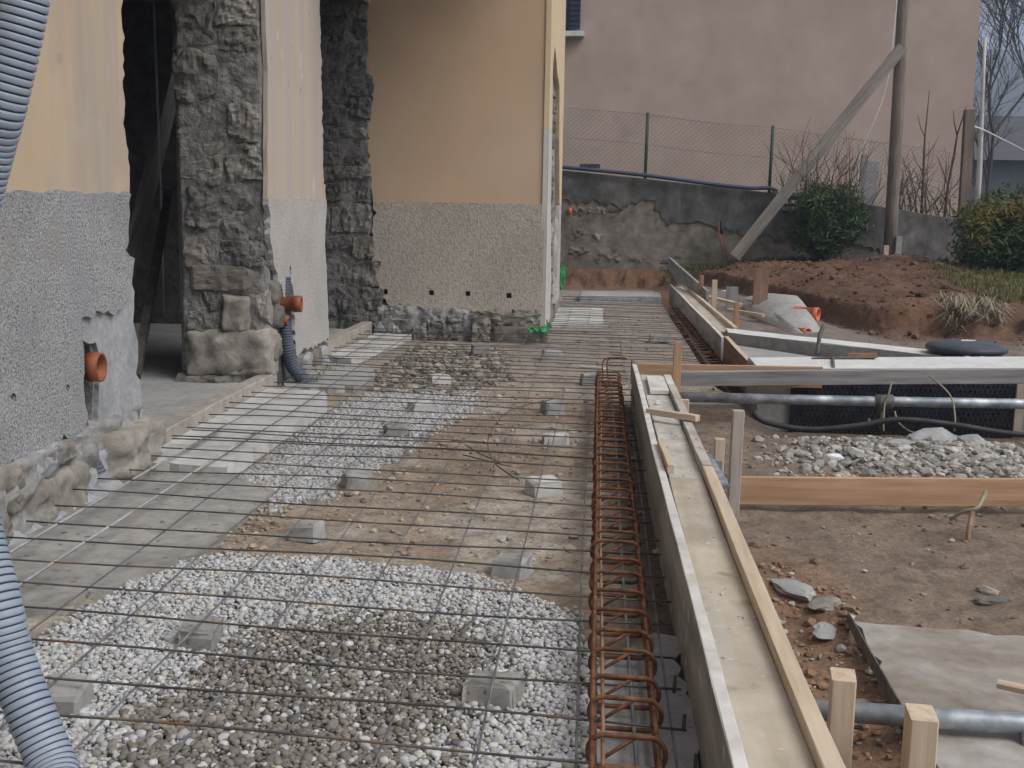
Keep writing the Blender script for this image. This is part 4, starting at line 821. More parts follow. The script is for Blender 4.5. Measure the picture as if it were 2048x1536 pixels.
# metal clamp on the outer side
cl = thing('formwork_clamp', 'grey metal clamp hooked on the outer side of the formwork', 'clamp', (.46, 4.3, .1))
board('clamp_bar', (.452, 4.50, .125), (.474, 4.02, .115), .03, .012, M['galv'], cl, seed=55); board('clamp_jaw', (.455, 4.42, .10), (.50, 4.42, .10), .02, .05, M['galv'], cl, seed=56)
# stakes along the formwork: (x, y, base, top, w, d, material, label)
def stake(x, y, z0, z1, w, d, mat, label, seed, lean=(0, 0), rot=0.0, name='timber_stake', ctop='wood_edge'):
    o = board(name, (x, y, z0), (x+lean[0], y+lean[1], z1), w, d, M[mat], seed=seed, n=5, bev=.003, up=(math.sin(rot), math.cos(rot), 0), edge_mat=None)
    return tag(o, label, 'stake')
stake(.560, 2.44, -.35, .085, .052, .075, 'wood_pale', 'thick pale stake beside the near end of the formwork', 61, (0, 0), .15)
stake(.70, 2.33, -.35, .055, .056, .085, 'wood_pale', 'thick pale stake in front of the galvanised tube, rightmost of the near pair', 62, (0, 0), .1)
stake(.572, 4.60, -.35, .292, .046, .046, 'wood_stake', 'tall grey stake holding the peach plank', 63, (.004, 0))
stake(.585, 5.30, -.30, .035, .045, .045, 'wood_pale', 'short pale stake behind the tall grey one', 64)
stake(.452, 5.75, -.30, .14, .04, .04, 'wood_pale', 'stake top just showing beside the stick across the formwork', 65)
stake(.458, 6.49, -.30, .345, .045, .03, 'wood_orange', 'tall orange-brown stake at the end of the grey beam', 66)
loose('plank', 'peach-coloured plank on edge across the soil, nailed to the tall stake', 'plank', (.60, 4.63, -.042), (2.9, 4.72, -.005), .025, .115, 'wood_orange', 67, n=10)
# grey beam and galvanised tube behind
loose('timber_beam', 'long grey weathered beam lying across in front of the concrete kerb', 'beam', (.475, 6.55, .132), (3.4, 6.62, .222), .06, .082, 'wood_grey', 68, n=12)
tb = thing('scaffold_tube', 'long galvanised scaffold tube below the grey beam', 'tube', (.47, 6.47, .04))
tube('tube_wall', [(.47, 6.48, .035), (1.2, 6.48, .038), (1.9, 6.48, .045), (3.4, 6.49, .06)], .029, M['galv'], tb, 16)
tube('coupler', [(1.565, 6.48, .041), (1.665, 6.48, .042)], .039, M['clamp'], tb, 14)
tube('coupler_bolt', [(1.59, 6.44, .075), (1.59, 6.46, -.02)], .008, M['clamp'], tb, 8)
tube('coupler_swivel', spline([(1.60, 6.43, -.01), (1.585, 6.42, -.06), (1.545, 6.41, -.075), (1.52, 6.42, -.05)], 4), .010, M['clamp'], tb, 8)
tag(tube('rope', spline([(1.635, 6.42, .16), (1.62, 6.40, .10), (1.605, 6.41, .05), (1.60, 6.40, -.04), (1.60, 6.38, -.11)], 6), .006, M['drygrass'], n=6), 'pale cord tied round the coupler of the far tube', 'cord')
tag(tube('rope', spline([(1.66, 6.41, -.0), (1.68, 6.38, -.06), (1.74, 6.33, -.10), (1.80, 6.28, -.10)], 6), .005, M['drygrass'], n=6), 'loose cord trailing from the coupler onto the rubble', 'cord')
tag(tube('rope', spline([(1.86, 6.50, .19), (1.93, 6.44, .13), (1.97, 6.42, .07), (1.98, 6.38, -.02), (1.97, 6.34, -.09)], 6), .005, M['drygrass'], n=6), 'pale cord arching over the tube right of the coupler', 'cord')
tag(tube('black_pipe', spline([(.88, 6.36, -.02), (.95, 6.34, -.07), (1.18, 6.32, -.10), (1.45, 6.32, -.07), (1.66, 6.32, -.03), (1.95, 6.33, -.05), (2.35, 6.35, -.10), (3.2, 6.4, -.13)], 8), .016, M['blackhose'], n=12), 'black flexible pipe snaking behind the rubble', 'pipe')
# low tube in the near right corner
lt = thing('scaffold_tube', 'galvanised scaffold tube in the near right corner', 'tube', (.6, 2.6, -.1))
tube('tube_wall', [(.47, 2.60, -.070), (.9, 2.58, -.070), (1.6, 2.55, -.068)], .0245, M['galv'], lt, 18)
tube('coupler', [(1.03, 2.575, -.07), (1.10, 2.572, -.07)], .031, M['clamp'], lt, 16)
tube('coupler_leg', [(1.0, 2.56, -.085), (1.005, 2.5, -.18)], .009, M['clamp'], lt, 10)
tube('coupler_leg', [(1.06, 2.55, -.085), (1.065, 2.5, -.18)], .007, M['clamp'], lt, 10)
loose('timber_strip', 'dark-edged timber strip resting over the near tube', 'timber', (.985, 2.70, -.028), (1.5, 2.45, -.036), .03, .014, 'wood_pale', 69)
loose('gap_strip', 'thin dark strip standing in for the gap along the old concrete slab', 'gap strip', (.768, 3.32, -.10), (.735, 1.3, -.10), .006, .04, 'clamp', 70)  # dark strip added where an open gap runs along the slab
# ------------------------------------------------------------------ concrete kerbs, membrane, tank lid
def hexa(name, b, z0, z1, mat, label=None, cat=None, top_mat=None, parent=None, seed=0):
    """slab with a free quadrilateral plan (4 xy corners, counter-clockwise), rounded-off upper edges"""
    R = RNG(seed); c = Vector((sum(p[0] for p in b)/4, sum(p[1] for p in b)/4))
    zz0 = z0 if hasattr(z0, '__len__') else [z0]*4; zz1 = z1 if hasattr(z1, '__len__') else [z1]*4
    v = []; n = 10; ring = []
    for i in range(4):
        for k in range(n):
            t = k/n; j = (i+1) % 4
            ring.append((b[i][0]*(1-t)+b[j][0]*t, b[i][1]*(1-t)+b[j][1]*t, zz0[i]*(1-t)+zz0[j]*t, zz1[i]*(1-t)+zz1[j]*t))
    m = len(ring)
    for lev in range(3):
        for (x, y, a, q) in ring:
            dx, dy = x-c.x, y-c.y; L = math.hypot(dx, dy); ins = .008 if lev == 2 else 0
            z = a if lev == 0 else (q-.01 if lev == 1 else q)
            v.append((x-dx/L*ins+R.uniform(-.002, .002), y-dy/L*ins+R.uniform(-.002, .002), z+(R.uniform(-.002, .002) if lev else 0)))
    f = [(l*m+k, l*m+(k+1) % m, (l+1)*m+(k+1) % m, (l+1)*m+k) for l in range(2) for k in range(m)]+[tuple(2*m+k for k in range(m))]
    fm = [0]*(2*m)+[1 if top_mat else 0]
    o = mk(name, v, f, mat, parent, False, [mat, top_mat] if top_mat else None, fm)
    return tag(o, label, cat) if label else o
kb = thing('concrete_kerb', 'white-topped concrete kerb behind the grey beam with black membrane on its face', 'kerb', (1.9, 7.1, -.2))
hexa('kerb_body', [(.97, 6.86), (3.6, 6.95), (3.6, 7.5), (.97, 7.40)], -.35, [.155, .22, .22, .155], M['concrete'], None, None, M['concrete_top'], kb, 3)
# dimpled membrane on the front face
mv = []; mf = []; nu, nv2 = 92, 22; x0, x1 = 1.16, 2.46; y0m = 6.842
for j in range(nv2+1):
    for i in range(nu+1): mv.append((x0+(x1-x0)*i/nu, y0m, -.26+.37*j/nv2))
for j in range(nv2):
    for i in range(nu): mf.append((j*(nu+1)+i, j*(nu+1)+i+1, (j+1)*(nu+1)+i+1, (j+1)*(nu+1)+i))
mo = MB().add(mv, mf)
for j in range(nv2//2):
    for i in range(nu//2):
        cx = x0+(x1-x0)*(2*i+1+(j % 2)*.9)/nu; cz = -.26+.37*(2*j+1)/nv2
        if cx > x1-.01: continue
        ring = [(cx+.0095*math.cos(q*1.0472), y0m-.0005, cz+.0095*math.sin(q*1.0472)) for q in range(6)]+[(cx+.0055*math.cos(q*1.0472), y0m-.015, cz+.006*math.sin(q*1.0472)) for q in range(6)]
        mo.add(ring, [(q, (q+1) % 6, 6+(q+1) % 6, 6+q) for q in range(6)]+[tuple(range(6, 12))])
mm = mo.build('dimpled_membrane', M['black_plastic'], kb)
bm = bmesh.new(); bm.from_mesh(mm.data); bmesh.ops.recalc_face_normals(bm, faces=bm.faces); bm.to_mesh(mm.data); bm.free(); mm['kind'] = 'stuff'
board('side_lath', (2.48, 6.835, -.2), (2.48, 6.835, .12), .05, .02, M['wood_ply'], kb, seed=71, up=(0, 1, 0))
board('bottom_lath', (.55, 6.78, .085), (1.20, 6.79, .09), .03, .02, M['wood_orange'], kb, seed=72)
hexa('concrete_kerb', [(1.05, 9.28), (2.34, 7.72), (2.62, 7.86), (1.07, 9.62)], -.2, [.115, .15, .15, .115], M['concrete'], 'slanting white-topped concrete kerb running to the far formwork', 'kerb', M['concrete_top'], None, 5)
hexa('concrete_gutter', [(1.06, 7.44), (2.3, 7.55), (2.25, 7.70), (1.07, 9.2)], -.2, .03, M['concrete'], 'grey concrete gutter between the two white kerbs', 'gutter', None, None, 6)
# clamp and rebar lying on the kerb
ck = thing('kerb_clamp', 'muddy steel screw clamp lying on the white kerb', 'clamp', (1.5, 7.5, .17))
tube('screw', spline([(1.53, 7.85, .33), (1.50, 7.82, .27), (1.49, 7.8, .20), (1.48, 7.78, .14)], 4), .014, M['clamp'], ck, 8)
tube('handle', [(1.36, 7.32, .165), (1.55, 7.30, .18), (1.75, 7.32, .185)], .010, M['clamp'], ck, 8)
board('jaw', (1.58, 7.32, .19), (1.76, 7.30, .20), .03, .03, M['rust_pale'], ck, seed=73); tube('rod', [(1.50, 7.34, .175), (1.46, 7.15, .18), (1.42, 6.93, .17), (1.40, 6.83, .12)], .009, M['clamp'], ck, 8)
# black tank lid
ld = thing('tank_lid', 'dark grey domed plastic tank lid behind the kerb', 'tank lid', (2.47, 7.95, .1))
prof = [(.23, .075), (.262, .09), (.264, .112), (.25, .128), (.18, .146), (.09, .156), (.03, .158)]
lv = []; n = 40
for r_, z in prof: lv += [(2.50+r_*math.cos(6.28319*k/n), 7.93+r_*math.sin(6.28319*k/n), .085+z) for k in range(n)]
lf = [(i*n+k, i*n+(k+1) % n, (i+1)*n+(k+1) % n, (i+1)*n+k) for i in range(len(prof)-1) for k in range(n)]+[tuple((len(prof)-1)*n+k for k in range(n))]
mk('lid_dome', lv, lf, M['lid'], ld, True)
tube('tank_neck', [(2.50, 7.93, -.2), (2.50, 7.93, .145)], .25, M['lid'], ld, 32)
sheet('lid_mark', [(2.45, 7.88), (2.53, 7.89), (2.56, 7.93), (2.51, 7.95), (2.46, 7.93)], .003, lambda a, b, d: (a, b, .246-d), M['white'], ld)
for k in range(2): board('lid_latch', (2.42+k*.1, 7.64, .10), (2.42+k*.1, 7.64, .17), .03, .02, M['white'], ld, seed=75+k, up=(0, 1, 0))
# ------------------------------------------------------------------ second formwork, beyond
f2 = thing('formwork', 'far timber formwork along the trench, with a yellow shelf', 'formwork', (1.05, 12, -.1))
board('inner_board', (1.005, 9.16, -.03), (.955, 15.2, -.01), .03, .24, M['wood_cem'], f2, seed=81, n=12, edge_mat=M['wood_edge'])
board('near_board', (1.02, 7.42, -.02), (1.025, 9.13, -.02), .035, .24, M['wood_brown'], f2, seed=82, n=6, edge_mat=M['wood_pale'])
board('shelf_plank', (1.075, 9.6, .075), (1.03, 14.9, .09), .10, .022, M['wood_ply'], f2, seed=83, n=6)
for k, (a, b) in enumerate(((9.6, 10.9), (10.95, 12.6), (12.65, 14.2))): board('batten', (1.15-.008*(a-9.6), a, .105), (1.15-.008*(b-9.6), b, .11), .035, .045, M['wood_pale'], f2, seed=84+k)
loose('plank', 'grey board leaning at the far end of the second formwork', 'plank', (1.22, 12.9, .11), (.97, 15.9, .35), .03, .17, 'wood_grey', 87)
loose('plank', 'thin pale board lying on the fill beside the far stakes', 'plank', (1.18, 13.2, .12), (1.52, 12.2, .10), .05, .03, 'wood_pale', 88)
loose('plank', 'narrow pale lath lying on the fill before the concrete block', 'plank', (1.32, 11.7, .09), (1.62, 11.3, .075), .04, .03, 'wood_pale', 89)
stake(1.17, 13.2, -.2, .35, .05, .05, 'wood_brown', 'farthest thin stake on the second formwork', 91)
stake(1.22, 12.2, -.2, .36, .05, .05, 'wood_pale', 'pale thin stake in the middle of the second formwork', 92)
stake(1.26, 10.5, -.2, .265, .045, .045, 'wood_orange', 'orange-brown stake at the near end of the second formwork', 93)
stake(1.66, 11.9, -.2, .49, .15, .03, 'wood_brown', 'broad brown board standing upright in the fill', 94, (0, 0), 0)
stake(1.50, 13.0, -.1, .24, .13, .03, 'wood_grey', 'short broad grey board standing behind the thin stakes', 95)
# concrete inspection block with orange pipes
cb = thing('concrete_block', 'sloping grey concrete haunch with an orange pipe, beside the earth bank', 'concrete block', (1.95, 11, 0))
bv = [(1.50, 12.6, -.1), (2.0, 12.75, -.1), (2.14, 10.8, -.1), (2.05, 9.9, -.12), (1.70, 10.3, -.1), (1.52, 12.6, .13), (1.95, 12.7, .14), (1.99, 11.0, .15), (1.80, 10.35, .03), (1.74, 10.5, .08), (1.70, 11.6, .12)]
mk('haunch', bv, [(5, 10, 7, 6), (10, 9, 8, 7), (0, 4, 9, 10, 5), (4, 3, 8, 9), (3, 2, 7, 8), (2, 1, 6, 7), (1, 0, 5, 6)], M['concrete'], cb, True)
ho_ = cb.children[0]; bm = bmesh.new(); bm.from_mesh(ho_.data); bmesh.ops.subdivide_edges(bm, edges=bm.edges[:], cuts=3, smooth=.35, use_grid_fill=True); bm.to_mesh(ho_.data); bm.free()
pipe_stub('drain_pipe', 'bright orange pipe sticking out of the concrete haunch by the earth bank', (1.90, 11.25, .12), (1, -.55, -.04), .062, .24, M['orange_new'])
pipe_stub('drain_pipe', 'small red-orange pipe mouth low in the concrete haunch', (1.80, 10.45, .01), (.7, -.9, 0), .045, .13, M['orange_new'])
# ------------------------------------------------------------------ rubble and odd stones on the right
rh = thing('rubble_heap', 'heap of crushed grey concrete in front of the black membrane', 'rubble heap', (1.75, 5.8, -.1)); R = RNG(12)
protos = []
for k in range(8):
    v = rock_verts(ICO2[0], 1, R.uniform(.6, .9), R.uniform(.4, .6), 1200+k, .5, .9)
    me = bpy.data.meshes.new('rubble_chunk'); me.from_pydata(v, [], [tuple(q) for q in ICO2[1].tolist()]); me.materials.append(M['concrete'] if k < 6 else M['concrete_pale']); protos.append(me)
for k in range(170):
    x, y = R.gauss(1.75, .38), R.gauss(5.62, .22); s = min(.08, R.gammavariate(1.8, .009)+.011)
    if x < .85: continue
    o = bpy.data.objects.new('rubble_chunk', protos[k % 8]); COL.objects.link(o); pinv(o, rh)
    z = float(height(np.array([x]), np.array([y]))[0]); o.location = (x, y, z+s*.15); o.scale = (s, s, s); o.rotation_euler = (R.uniform(-.4, .4), R.uniform(-.4, .4), R.uniform(0, 6.3))
for (x, y, s, a) in ((1.78, 5.98, .14, .3), (1.93, 5.90, .11, 1.2), (2.25, 5.85, .10, 2.0)):
    o = bpy.data.objects.new('rubble_chunk', protos[int(s*100) % 6]); COL.objects.link(o); pinv(o, rh); z = float(height(np.array([x]), np.array([y]))[0]); o.location = (x, y, z+.02); o.scale = (s*1.3, s, s*.7); o.rotation_euler = (.25, .1, a)
hp = np.c_[rs_.normal(1.75, .42, 2600), rs_.normal(5.6, .27, 2600)]; hp = hp[hp[:, 0] > .8]; hn = len(hp)
scatter('crushed_concrete', hp, np.clip(rs_.gamma(2, .006, hn)+.004, .004, .035), ICO1, M['debris'], np.array((.35, .33, .30))*rs_.uniform(.55, 1.35, hn)[:, None], 'fine crushed concrete of the heap', 66, .6, .3, facet=True, parent=rh)
def stone(x, y, s, seed, mat, label, dims=(1, .7, .5), rot=0.0):
    v = rock_verts(ICO3[0], s*dims[0], s*dims[1], s*dims[2], seed, .4, .85)
    o = mk('loose_stone', v, ICO3[1].tolist(), M[mat], None, False); o.location = (x, y, float(height(np.array([x]), np.array([y]))[0])+s*dims[2]*.35); o.rotation_euler = (0, 0, rot)
    return tag(o, label, 'stone')
stone(1.145, 5.52, .055, 21, 'white', 'white lump of lime lying alone left of the rubble heap', (1.2, .6, .45), .1)
stone(1.285, 3.68, .035, 22, 'stone_pale', 'pale ochre stone on top of the small pile by the concrete slab')
stone(1.26, 3.58, .045, 23, 'stone_brown', 'flat brown stone low in the small pile by the concrete slab', (1.2, .8, .4))
stone(1.31, 3.60, .03, 24, 'stone_brown', 'small brown stone at the right of the small pile')
stone(.735, 3.50, .05, 25, 'stone_pale', 'pale flat stone at the far corner of the concrete slab', (1.3, .9, .4), .7)
stone(.70, 3.30, .05, 26, 'concrete', 'grey broken flake beside the dark gap strip', (1.2, .8, .4), 1.2)
stone(.655, 3.62, .07, 27, 'concrete', 'long grey flake in the gap between formwork and slab', (.8, 1.5, .35), .3)
stone(.70, 2.85, .035, 28, 'stone_pale', 'beige stone in the ditch beside the dark gap strip')
stone(.675, 2.72, .028, 29, 'stone_pale', 'smaller beige stone in the ditch behind the near stake')
# little rebar marker with wire
mkr = thing('wire_marker', 'short bent stake wrapped with wire standing in the soil', 'marker', (1.42, 4.2, -.15))
tube('peg', [(1.385, 4.20, -.16), (1.40, 4.25, -.08), (1.425, 4.3, -.015)], .009, M['wood_brown'], mkr, 8)
tube('wire_tuft', spline([(1.36, 4.35, -.06), (1.40, 4.32, -.02), (1.44, 4.30, .0), (1.47, 4.33, .035), (1.48, 4.34, .055)], 5), .008, M['drygrass'], mkr, 6)
# green netting scraps at the house corner
def scrap(name, label, c, w, h, nrm, seed):
    R = RNG(seed); v = []; f = []; n, m = 7, 7
    for j in range(m):
        for i in range(n):
            a, b = (i/(n-1)-.5)*w, (j/(m-1)-.5)*h; d = R.uniform(-.02, .02)
            v.append((c[0]+a*nrm[1]+d*nrm[0], c[1]+(a*.6 if nrm[2] == 0 else b)+d*nrm[1], c[2]+(b if nrm[2] == 0 else R.uniform(0, .04))))
    for j in range(m-1):
        for i in range(n-1):
            if R.random() < .72: f.append((j*n+i, j*n+i+1, (j+1)*n+i+1, (j+1)*n+i))
    o = mk(name, v, f, M['green']); sol = o.modifiers.new('thickness', 'SOLIDIFY'); sol.thickness = .003
    return tag(o, label, 'netting')
scrap('netting_scrap', 'green netting hanging at the far end of the side wall', (-.42, 13.5, .28), .07, .30, (.3, 1, 0), 1)
scrap('netting_scrap', 'green netting scrap on the mesh at the house corner', (-.50, 9.75, .03), .16, .2, (0, 1, 1), 2)
scrap('netting_scrap', 'small green netting strip standing against the house corner foot', (-.425, 9.88, .06), .03, .13, (.3, 1, 0), 3)

# ------------------------------------------------------------------ retaining wall, fence, neighbouring house
rw = thing('retaining_wall', 'old stained concrete retaining wall with a sloping top', 'wall', (2.5, 17.7, 0))
xs = np.linspace(-8, 9, 35); tp = wall_top(xs); v = []; f = []
for x, t in zip(xs, tp):
    j = .012*math.sin(x*7)+.01*math.sin(x*17.3)
    v += [(x, 17.6, -.3), (x, 17.6, t+j), (x, 17.92, t+j), (x, 17.92, -.3)]
for i in range(len(xs)-1):
    for k in range(3): f.append((i*4+k, (i+1)*4+k, (i+1)*4+k+1, i*4+k+1))
mk('wall_body', v, f, M['oldwall'], rw)
low = [(-4, 1.3), (-.53, 1.2), (-.0, 1.14), (.38, 1.12), (.53, 1.18), (.60, 1.23), (.86, 1.16), (.90, 1.04), (.98, .92), (1.27, .88), (1.62, .87), (1.73, .82), (2.0, .78), (2.26, .72), (2.7, .69), (3.3, .62), (3.9, .6), (4.5, .45), (5.2, .4), (7, .3)]
tops = [(float(x), float(wall_top(x))-.005) for x in np.linspace(7, -4, 24)]
sheet('dark_render', rough_line(low, .05, .03, 31)+tops, .02, YP(17.575), M['oldrender'], rw, (), .006)
for k, (x, z) in enumerate(((2.80, 1.34), (2.88, 1.22), (2.86, 1.12))):
    v, f = block_vf(.5-.08*k, .07, .3, 2100+k, .06, 6, .2); mk('cap_stone', [(a+x, b+17.62, c+z) for a, b, c in v], f, M['concrete'], rw, True)
for k, (a, b, c, d) in enumerate(((-.5, -.2, .95, 1.1), (-.2, .12, .98, 1.12), (.1, .36, 1.0, 1.1), (-.45, -.15, .62, .8), (-.15, .05, .55, .72), (-.5, -.1, .35, .52), (-.1, .4, .25, .42), (.45, .8, .25, .36), (.9, 1.2, .25, .36))):
    v, f = block_vf(b-a, d-c, .12, 2200+k, .22, 9, .35); mk('stone', [(x+(a+b)/2, y+17.652, z+(c+d)/2) for x, y, z in v], f, M['oldwall'], rw, True)
tag(tube('water_pipe', spline([(-3, 17.52, 1.90), (-.54, 17.52, 1.68), (.6, 17.5, 1.585), (1.6, 17.5, 1.47), (2.2, 17.5, 1.415), (2.5, 17.52, 1.42), (2.62, 17.56, 1.38)], 6), .028, M['cable_blue'], n=8), 'dark blue pipe lying along the top of the retaining wall', 'pipe')
# chain-link fence
fe = thing('chain_link_fence', 'chain-link fence with green posts on the retaining wall', 'fence', (2, 17.72, 1.3))
for x in (-1.2, .665, 2.525, 4.4): 
    zt = float(wall_top(x)); tube('fence_post', [(x, 17.72, zt-.1), (x+.01, 17.72, zt+.98)], .024, M['wire_green'], fe, 8)
wv = MB(); pitch = .075; xa, xb = -2.0, 5.4
def ftop(x): return float(wall_top(x))+.94+.03*math.sin(x*2.0)
def wire_seg(p, q, r=.0021): wv.add(*tube_vf([p, q], r, 3, cap=False))
k = 0
x = xa-1.3
while x < xb:
    for sgn in (1, -1):
        n = 8; P = []
        for i in range(n+1):
            t = i/n; xx = x+(t if sgn > 0 else 1-t)*1.0
            z0 = float(wall_top(xx))+.02; P.append((xx, 17.72+.002*sgn, z0+(ftop(xx)-z0)*t))
        P = [p for p in P if xa < p[0] < xb]
        if len(P) > 1: wv.add(*tube_vf(P, .0021, 3, cap=False))
    x += pitch
for h in (.5, .96): wv.add(*tube_vf([(x, 17.72, float(wall_top(x))+h*ftop(x)/ftop(x)-(.02 if h > .9 else 0)+.012*math.sin(x*3)) for x in np.linspace(xa, xb, 30)], .003, 4, cap=False))
wo_ = wv.build('wire_netting', M['wire'], fe); wo_['kind'] = 'stuff'
# neighbouring house
nh = thing('pink_house', 'plain dusty-pink rendered house behind the fence', 'house', (0, 26, 0))
mk('wall', *box_vf(-9, 6.72, 22, 30, -1, 7.0), M['pink'], nh)
mk('roof', [(-9.6, 21.4, 7.0), (7.3, 21.4, 7.0), (7.3, 30.6, 7.0), (-9.6, 30.6, 7.0), (-9.6, 26, 9.2), (7.3, 26, 9.2)], [(3, 2, 1, 0), (0, 1, 5, 4), (2, 3, 4, 5), (1, 2, 5), (3, 0, 4)], M['rooftile'], nh)
wn_ = mk('window', *box_vf(-1.75, -.62, 21.985, 22.2, 4.32, 5.7), M['shutter'], nh)
mk('shutter', *box_vf(-.66, -.46, 21.93, 21.975, 4.34, 5.7), M['shutter'], wn_)
for k in range(14): mk('shutter_slat', *box_vf(-.645, -.475, 21.915, 21.93, 4.40+k*.09, 4.45+k*.09), M['shutter'], wn_)
mk('sill', *box_vf(-1.9, -.38, 21.80, 22.0, 4.20, 4.29), M['concrete_top'], wn_)
mk('vent_slot', *box_vf(-.4, -.02, 21.99, 22.02, 1.83, 1.90), M['blackhose'], nh)

# ------------------------------------------------------------------ pole, prop, odd tools against the wall
pv = [(4.245, 17.25, .1), (4.235, 17.25, 1.2), (4.22, 17.25, 2.6), (4.20, 17.25, 4.1), (4.19, 17.25, 6.5)]
tag(tube('utility_pole', pv, [.098, .095, .09, .085, .08], M['wood_pole'], n=12), 'tall brown wooden pole standing before the retaining wall', 'pole')
tag(board('timber_prop', (1.94, 16.75, .42), (4.19, 17.10, 3.40), .16, .06, M['wood_prop'], seed=101, up=(0, 1, 0)), 'long grey timber prop leaning diagonally against the wooden pole', 'prop')
tag(tube('electric_cable', spline([(4.06, 17.1, 6.4), (4.08, 17.1, 4.4), (4.04, 17.1, 3.2), (3.98, 17.1, 2.75), (3.86, 17.1, 2.35), (3.76, 17.12, 2.1), (3.70, 17.15, 1.8), (3.72, 17.2, 1.4)], 6), .007, M['white'], n=6), 'pale loose cable hanging beside the wooden pole', 'cable')
board('post_stub', (4.15, 17.1, .2), (4.15, 17.1, .62), .07, .05, M['wood_pale'], seed=102, up=(0, 1, 0)); tag(scene.objects[-1], 'pale stub of timber at the foot of the wooden pole', 'post')
board('post_stub', (4.33, 17.15, .2), (4.33, 17.15, .75), .08, .08, M['concrete'], seed=103, up=(0, 1, 0)); tag(scene.objects[-1], 'grey concrete stub right of the wooden pole foot', 'post')
for k, (x, z0, z1, m, lab) in enumerate(((3.95, 1.2, 1.95, 'wood_grey', 'grey slab of timber behind the wall top, left of the pole'), (4.08, 1.2, 1.85, 'concrete', 'grey block standing on the wall behind the pole'))):
    board('upright_slab', (x, 18.1, z0-.2), (x+.05, 18.15, z1), .18-.09*(k == 0), .06, M[m], seed=104+k, up=(0, 1, 0)); tag(scene.objects[-1], lab, 'slab')
board('gate_post', (5.47, 17.95, .4), (5.44, 17.95, 2.62), .14, .12, M['wood_grey_brown'], seed=106, up=(0, 1, 0)); tag(scene.objects[-1], 'brown square post at the end of the chain-link fence', 'post')
sh = thing('hand_shears', 'red-handled long shears leaning on the retaining wall', 'shears', (1.8, 17.3, .4))
tube('handle', [(1.87, 17.25, .38), (1.80, 17.40, .66), (1.77, 17.5, .90)], .012, M['shear_red'], sh, 6); tube('handle', [(1.90, 17.25, .38), (1.85, 17.40, .66), (1.83, 17.5, .86)], .011, M['shear_red'], sh, 6); tube('blade', [(1.82, 17.43, .74), (1.82, 17.5, .92)], .03, M['blackhose'], sh, 6)
tag(tube('orange_marker', [(-.455, 17.55, .98), (-.45, 17.56, 1.08)], .03, M['orange_new'], n=8), 'small orange mark on the retaining wall close to the house corner', 'marker')
stone(2.13, 15.2, .09, 31, 'white', 'white rag-like lump on the bank behind the broad brown board', (1.3, .8, .5))
stone(1.75, 15.4, .07, 32, 'white', 'flat white lump left of the white rag on the bank', (1.5, .7, .3))

# ------------------------------------------------------------------ vegetation
def leaf_cloud(name, centers, n, size, mat, seed, parent, up_bias=.3, aspect=.5):
    """leaf-sized bent quads spread through lumpy ellipsoids: (cx,cy,cz, rx,ry,rz)"""
    rs = np.random.RandomState(seed); C = np.array(centers, float); wts = C[:, 3]*C[:, 4]*C[:, 5]; pick = rs.choice(len(C), n, p=wts/wts.sum())
    d = rs.normal(0, 1, (n, 3)); d /= np.linalg.norm(d, axis=1)[:, None]; r = rs.uniform(.2, 1, n)**.5*(1+np.abs(rs.normal(0, .16, n)))
    P = C[pick, :3]+d*r[:, None]*C[pick, 3:6]
    nr = d+rs.normal(0, .7, (n, 3))+np.array((0, 0, up_bias)); nr /= np.linalg.norm(nr, axis=1)[:, None]
    t = np.cross(nr, rs.normal(0, 1, (n, 3))); t /= np.linalg.norm(t, axis=1)[:, None]; b = np.cross(nr, t)
    s = size*rs.uniform(.6, 1.3, n); L = t*s[:, None]; Wd = b*(s*aspect)[:, None]
    V = np.stack([P-L, P-L*.1+Wd*.5+nr*(s*.08)[:, None], P+L, P-L*.1-Wd*.5+nr*(s*.08)[:, None]], 1).reshape(-1, 3)
    F = np.arange(n*4).reshape(-1, 4); o = np_mesh(name, V, F, mat, False); pinv(o, parent); o['kind'] = 'stuff'; return o
def twig_tree(p, d, L, r, depth, R, out, spread=.5, seg=3, kids=(2, 3), shrink=.72):
    P = [Vector(p)]; dd = Vector(d).normalized()
    for i in range(seg):
        dd = (dd+Vector((R.gauss(0, .12), R.gauss(0, .12), R.gauss(.03, .08)))).normalized(); P.append(P[-1]+dd*L/seg)
    out.add(*tube_vf(P, [r*(1-.35*i/seg) for i in range(seg+1)], 5 if r > .012 else 3, cap=False))
    if depth == 0: return
    for k in range(R.randint(*kids)):
        q = P[-1] if k == 0 else P[R.randint(1, seg)]
        nd = (dd+Vector((R.gauss(0, spread), R.gauss(0, spread), R.gauss(.1, spread*.6)))).normalized()
        twig_tree(q, nd, L*shrink*R.uniform(.8, 1.15), r*.62, depth-1, R, out, spread, seg, kids, shrink)
R = RNG(3)
def bush(label, loc, blobs, n1, n2, size, seed, mats, twigs=14, th=.9):
    t = thing('shrub', label, 'shrub', loc); R = RNG(seed); tw = MB()
    for k in range(twigs):
        a = R.uniform(0, 6.28); sp = R.uniform(.1, .55)
        twig_tree((loc[0]+R.uniform(-.1, .1), loc[1]+R.uniform(-.1, .1), loc[2]-.05), (math.cos(a)*sp, math.sin(a)*sp, 1), th*R.uniform(.45, .7), .010, 2, R, tw, .35)
    tw.build('stems', M['bark'], t, True)
    leaf_cloud('foliage', blobs, n1, size, M[mats[0]], seed+1, t); leaf_cloud('foliage', [(a, b, c+.03, d*1.06, e*1.06, f*1.05) for a, b, c, d, e, f in blobs], n2, size*.9, M[mats[1]], seed+2, t)
    return t
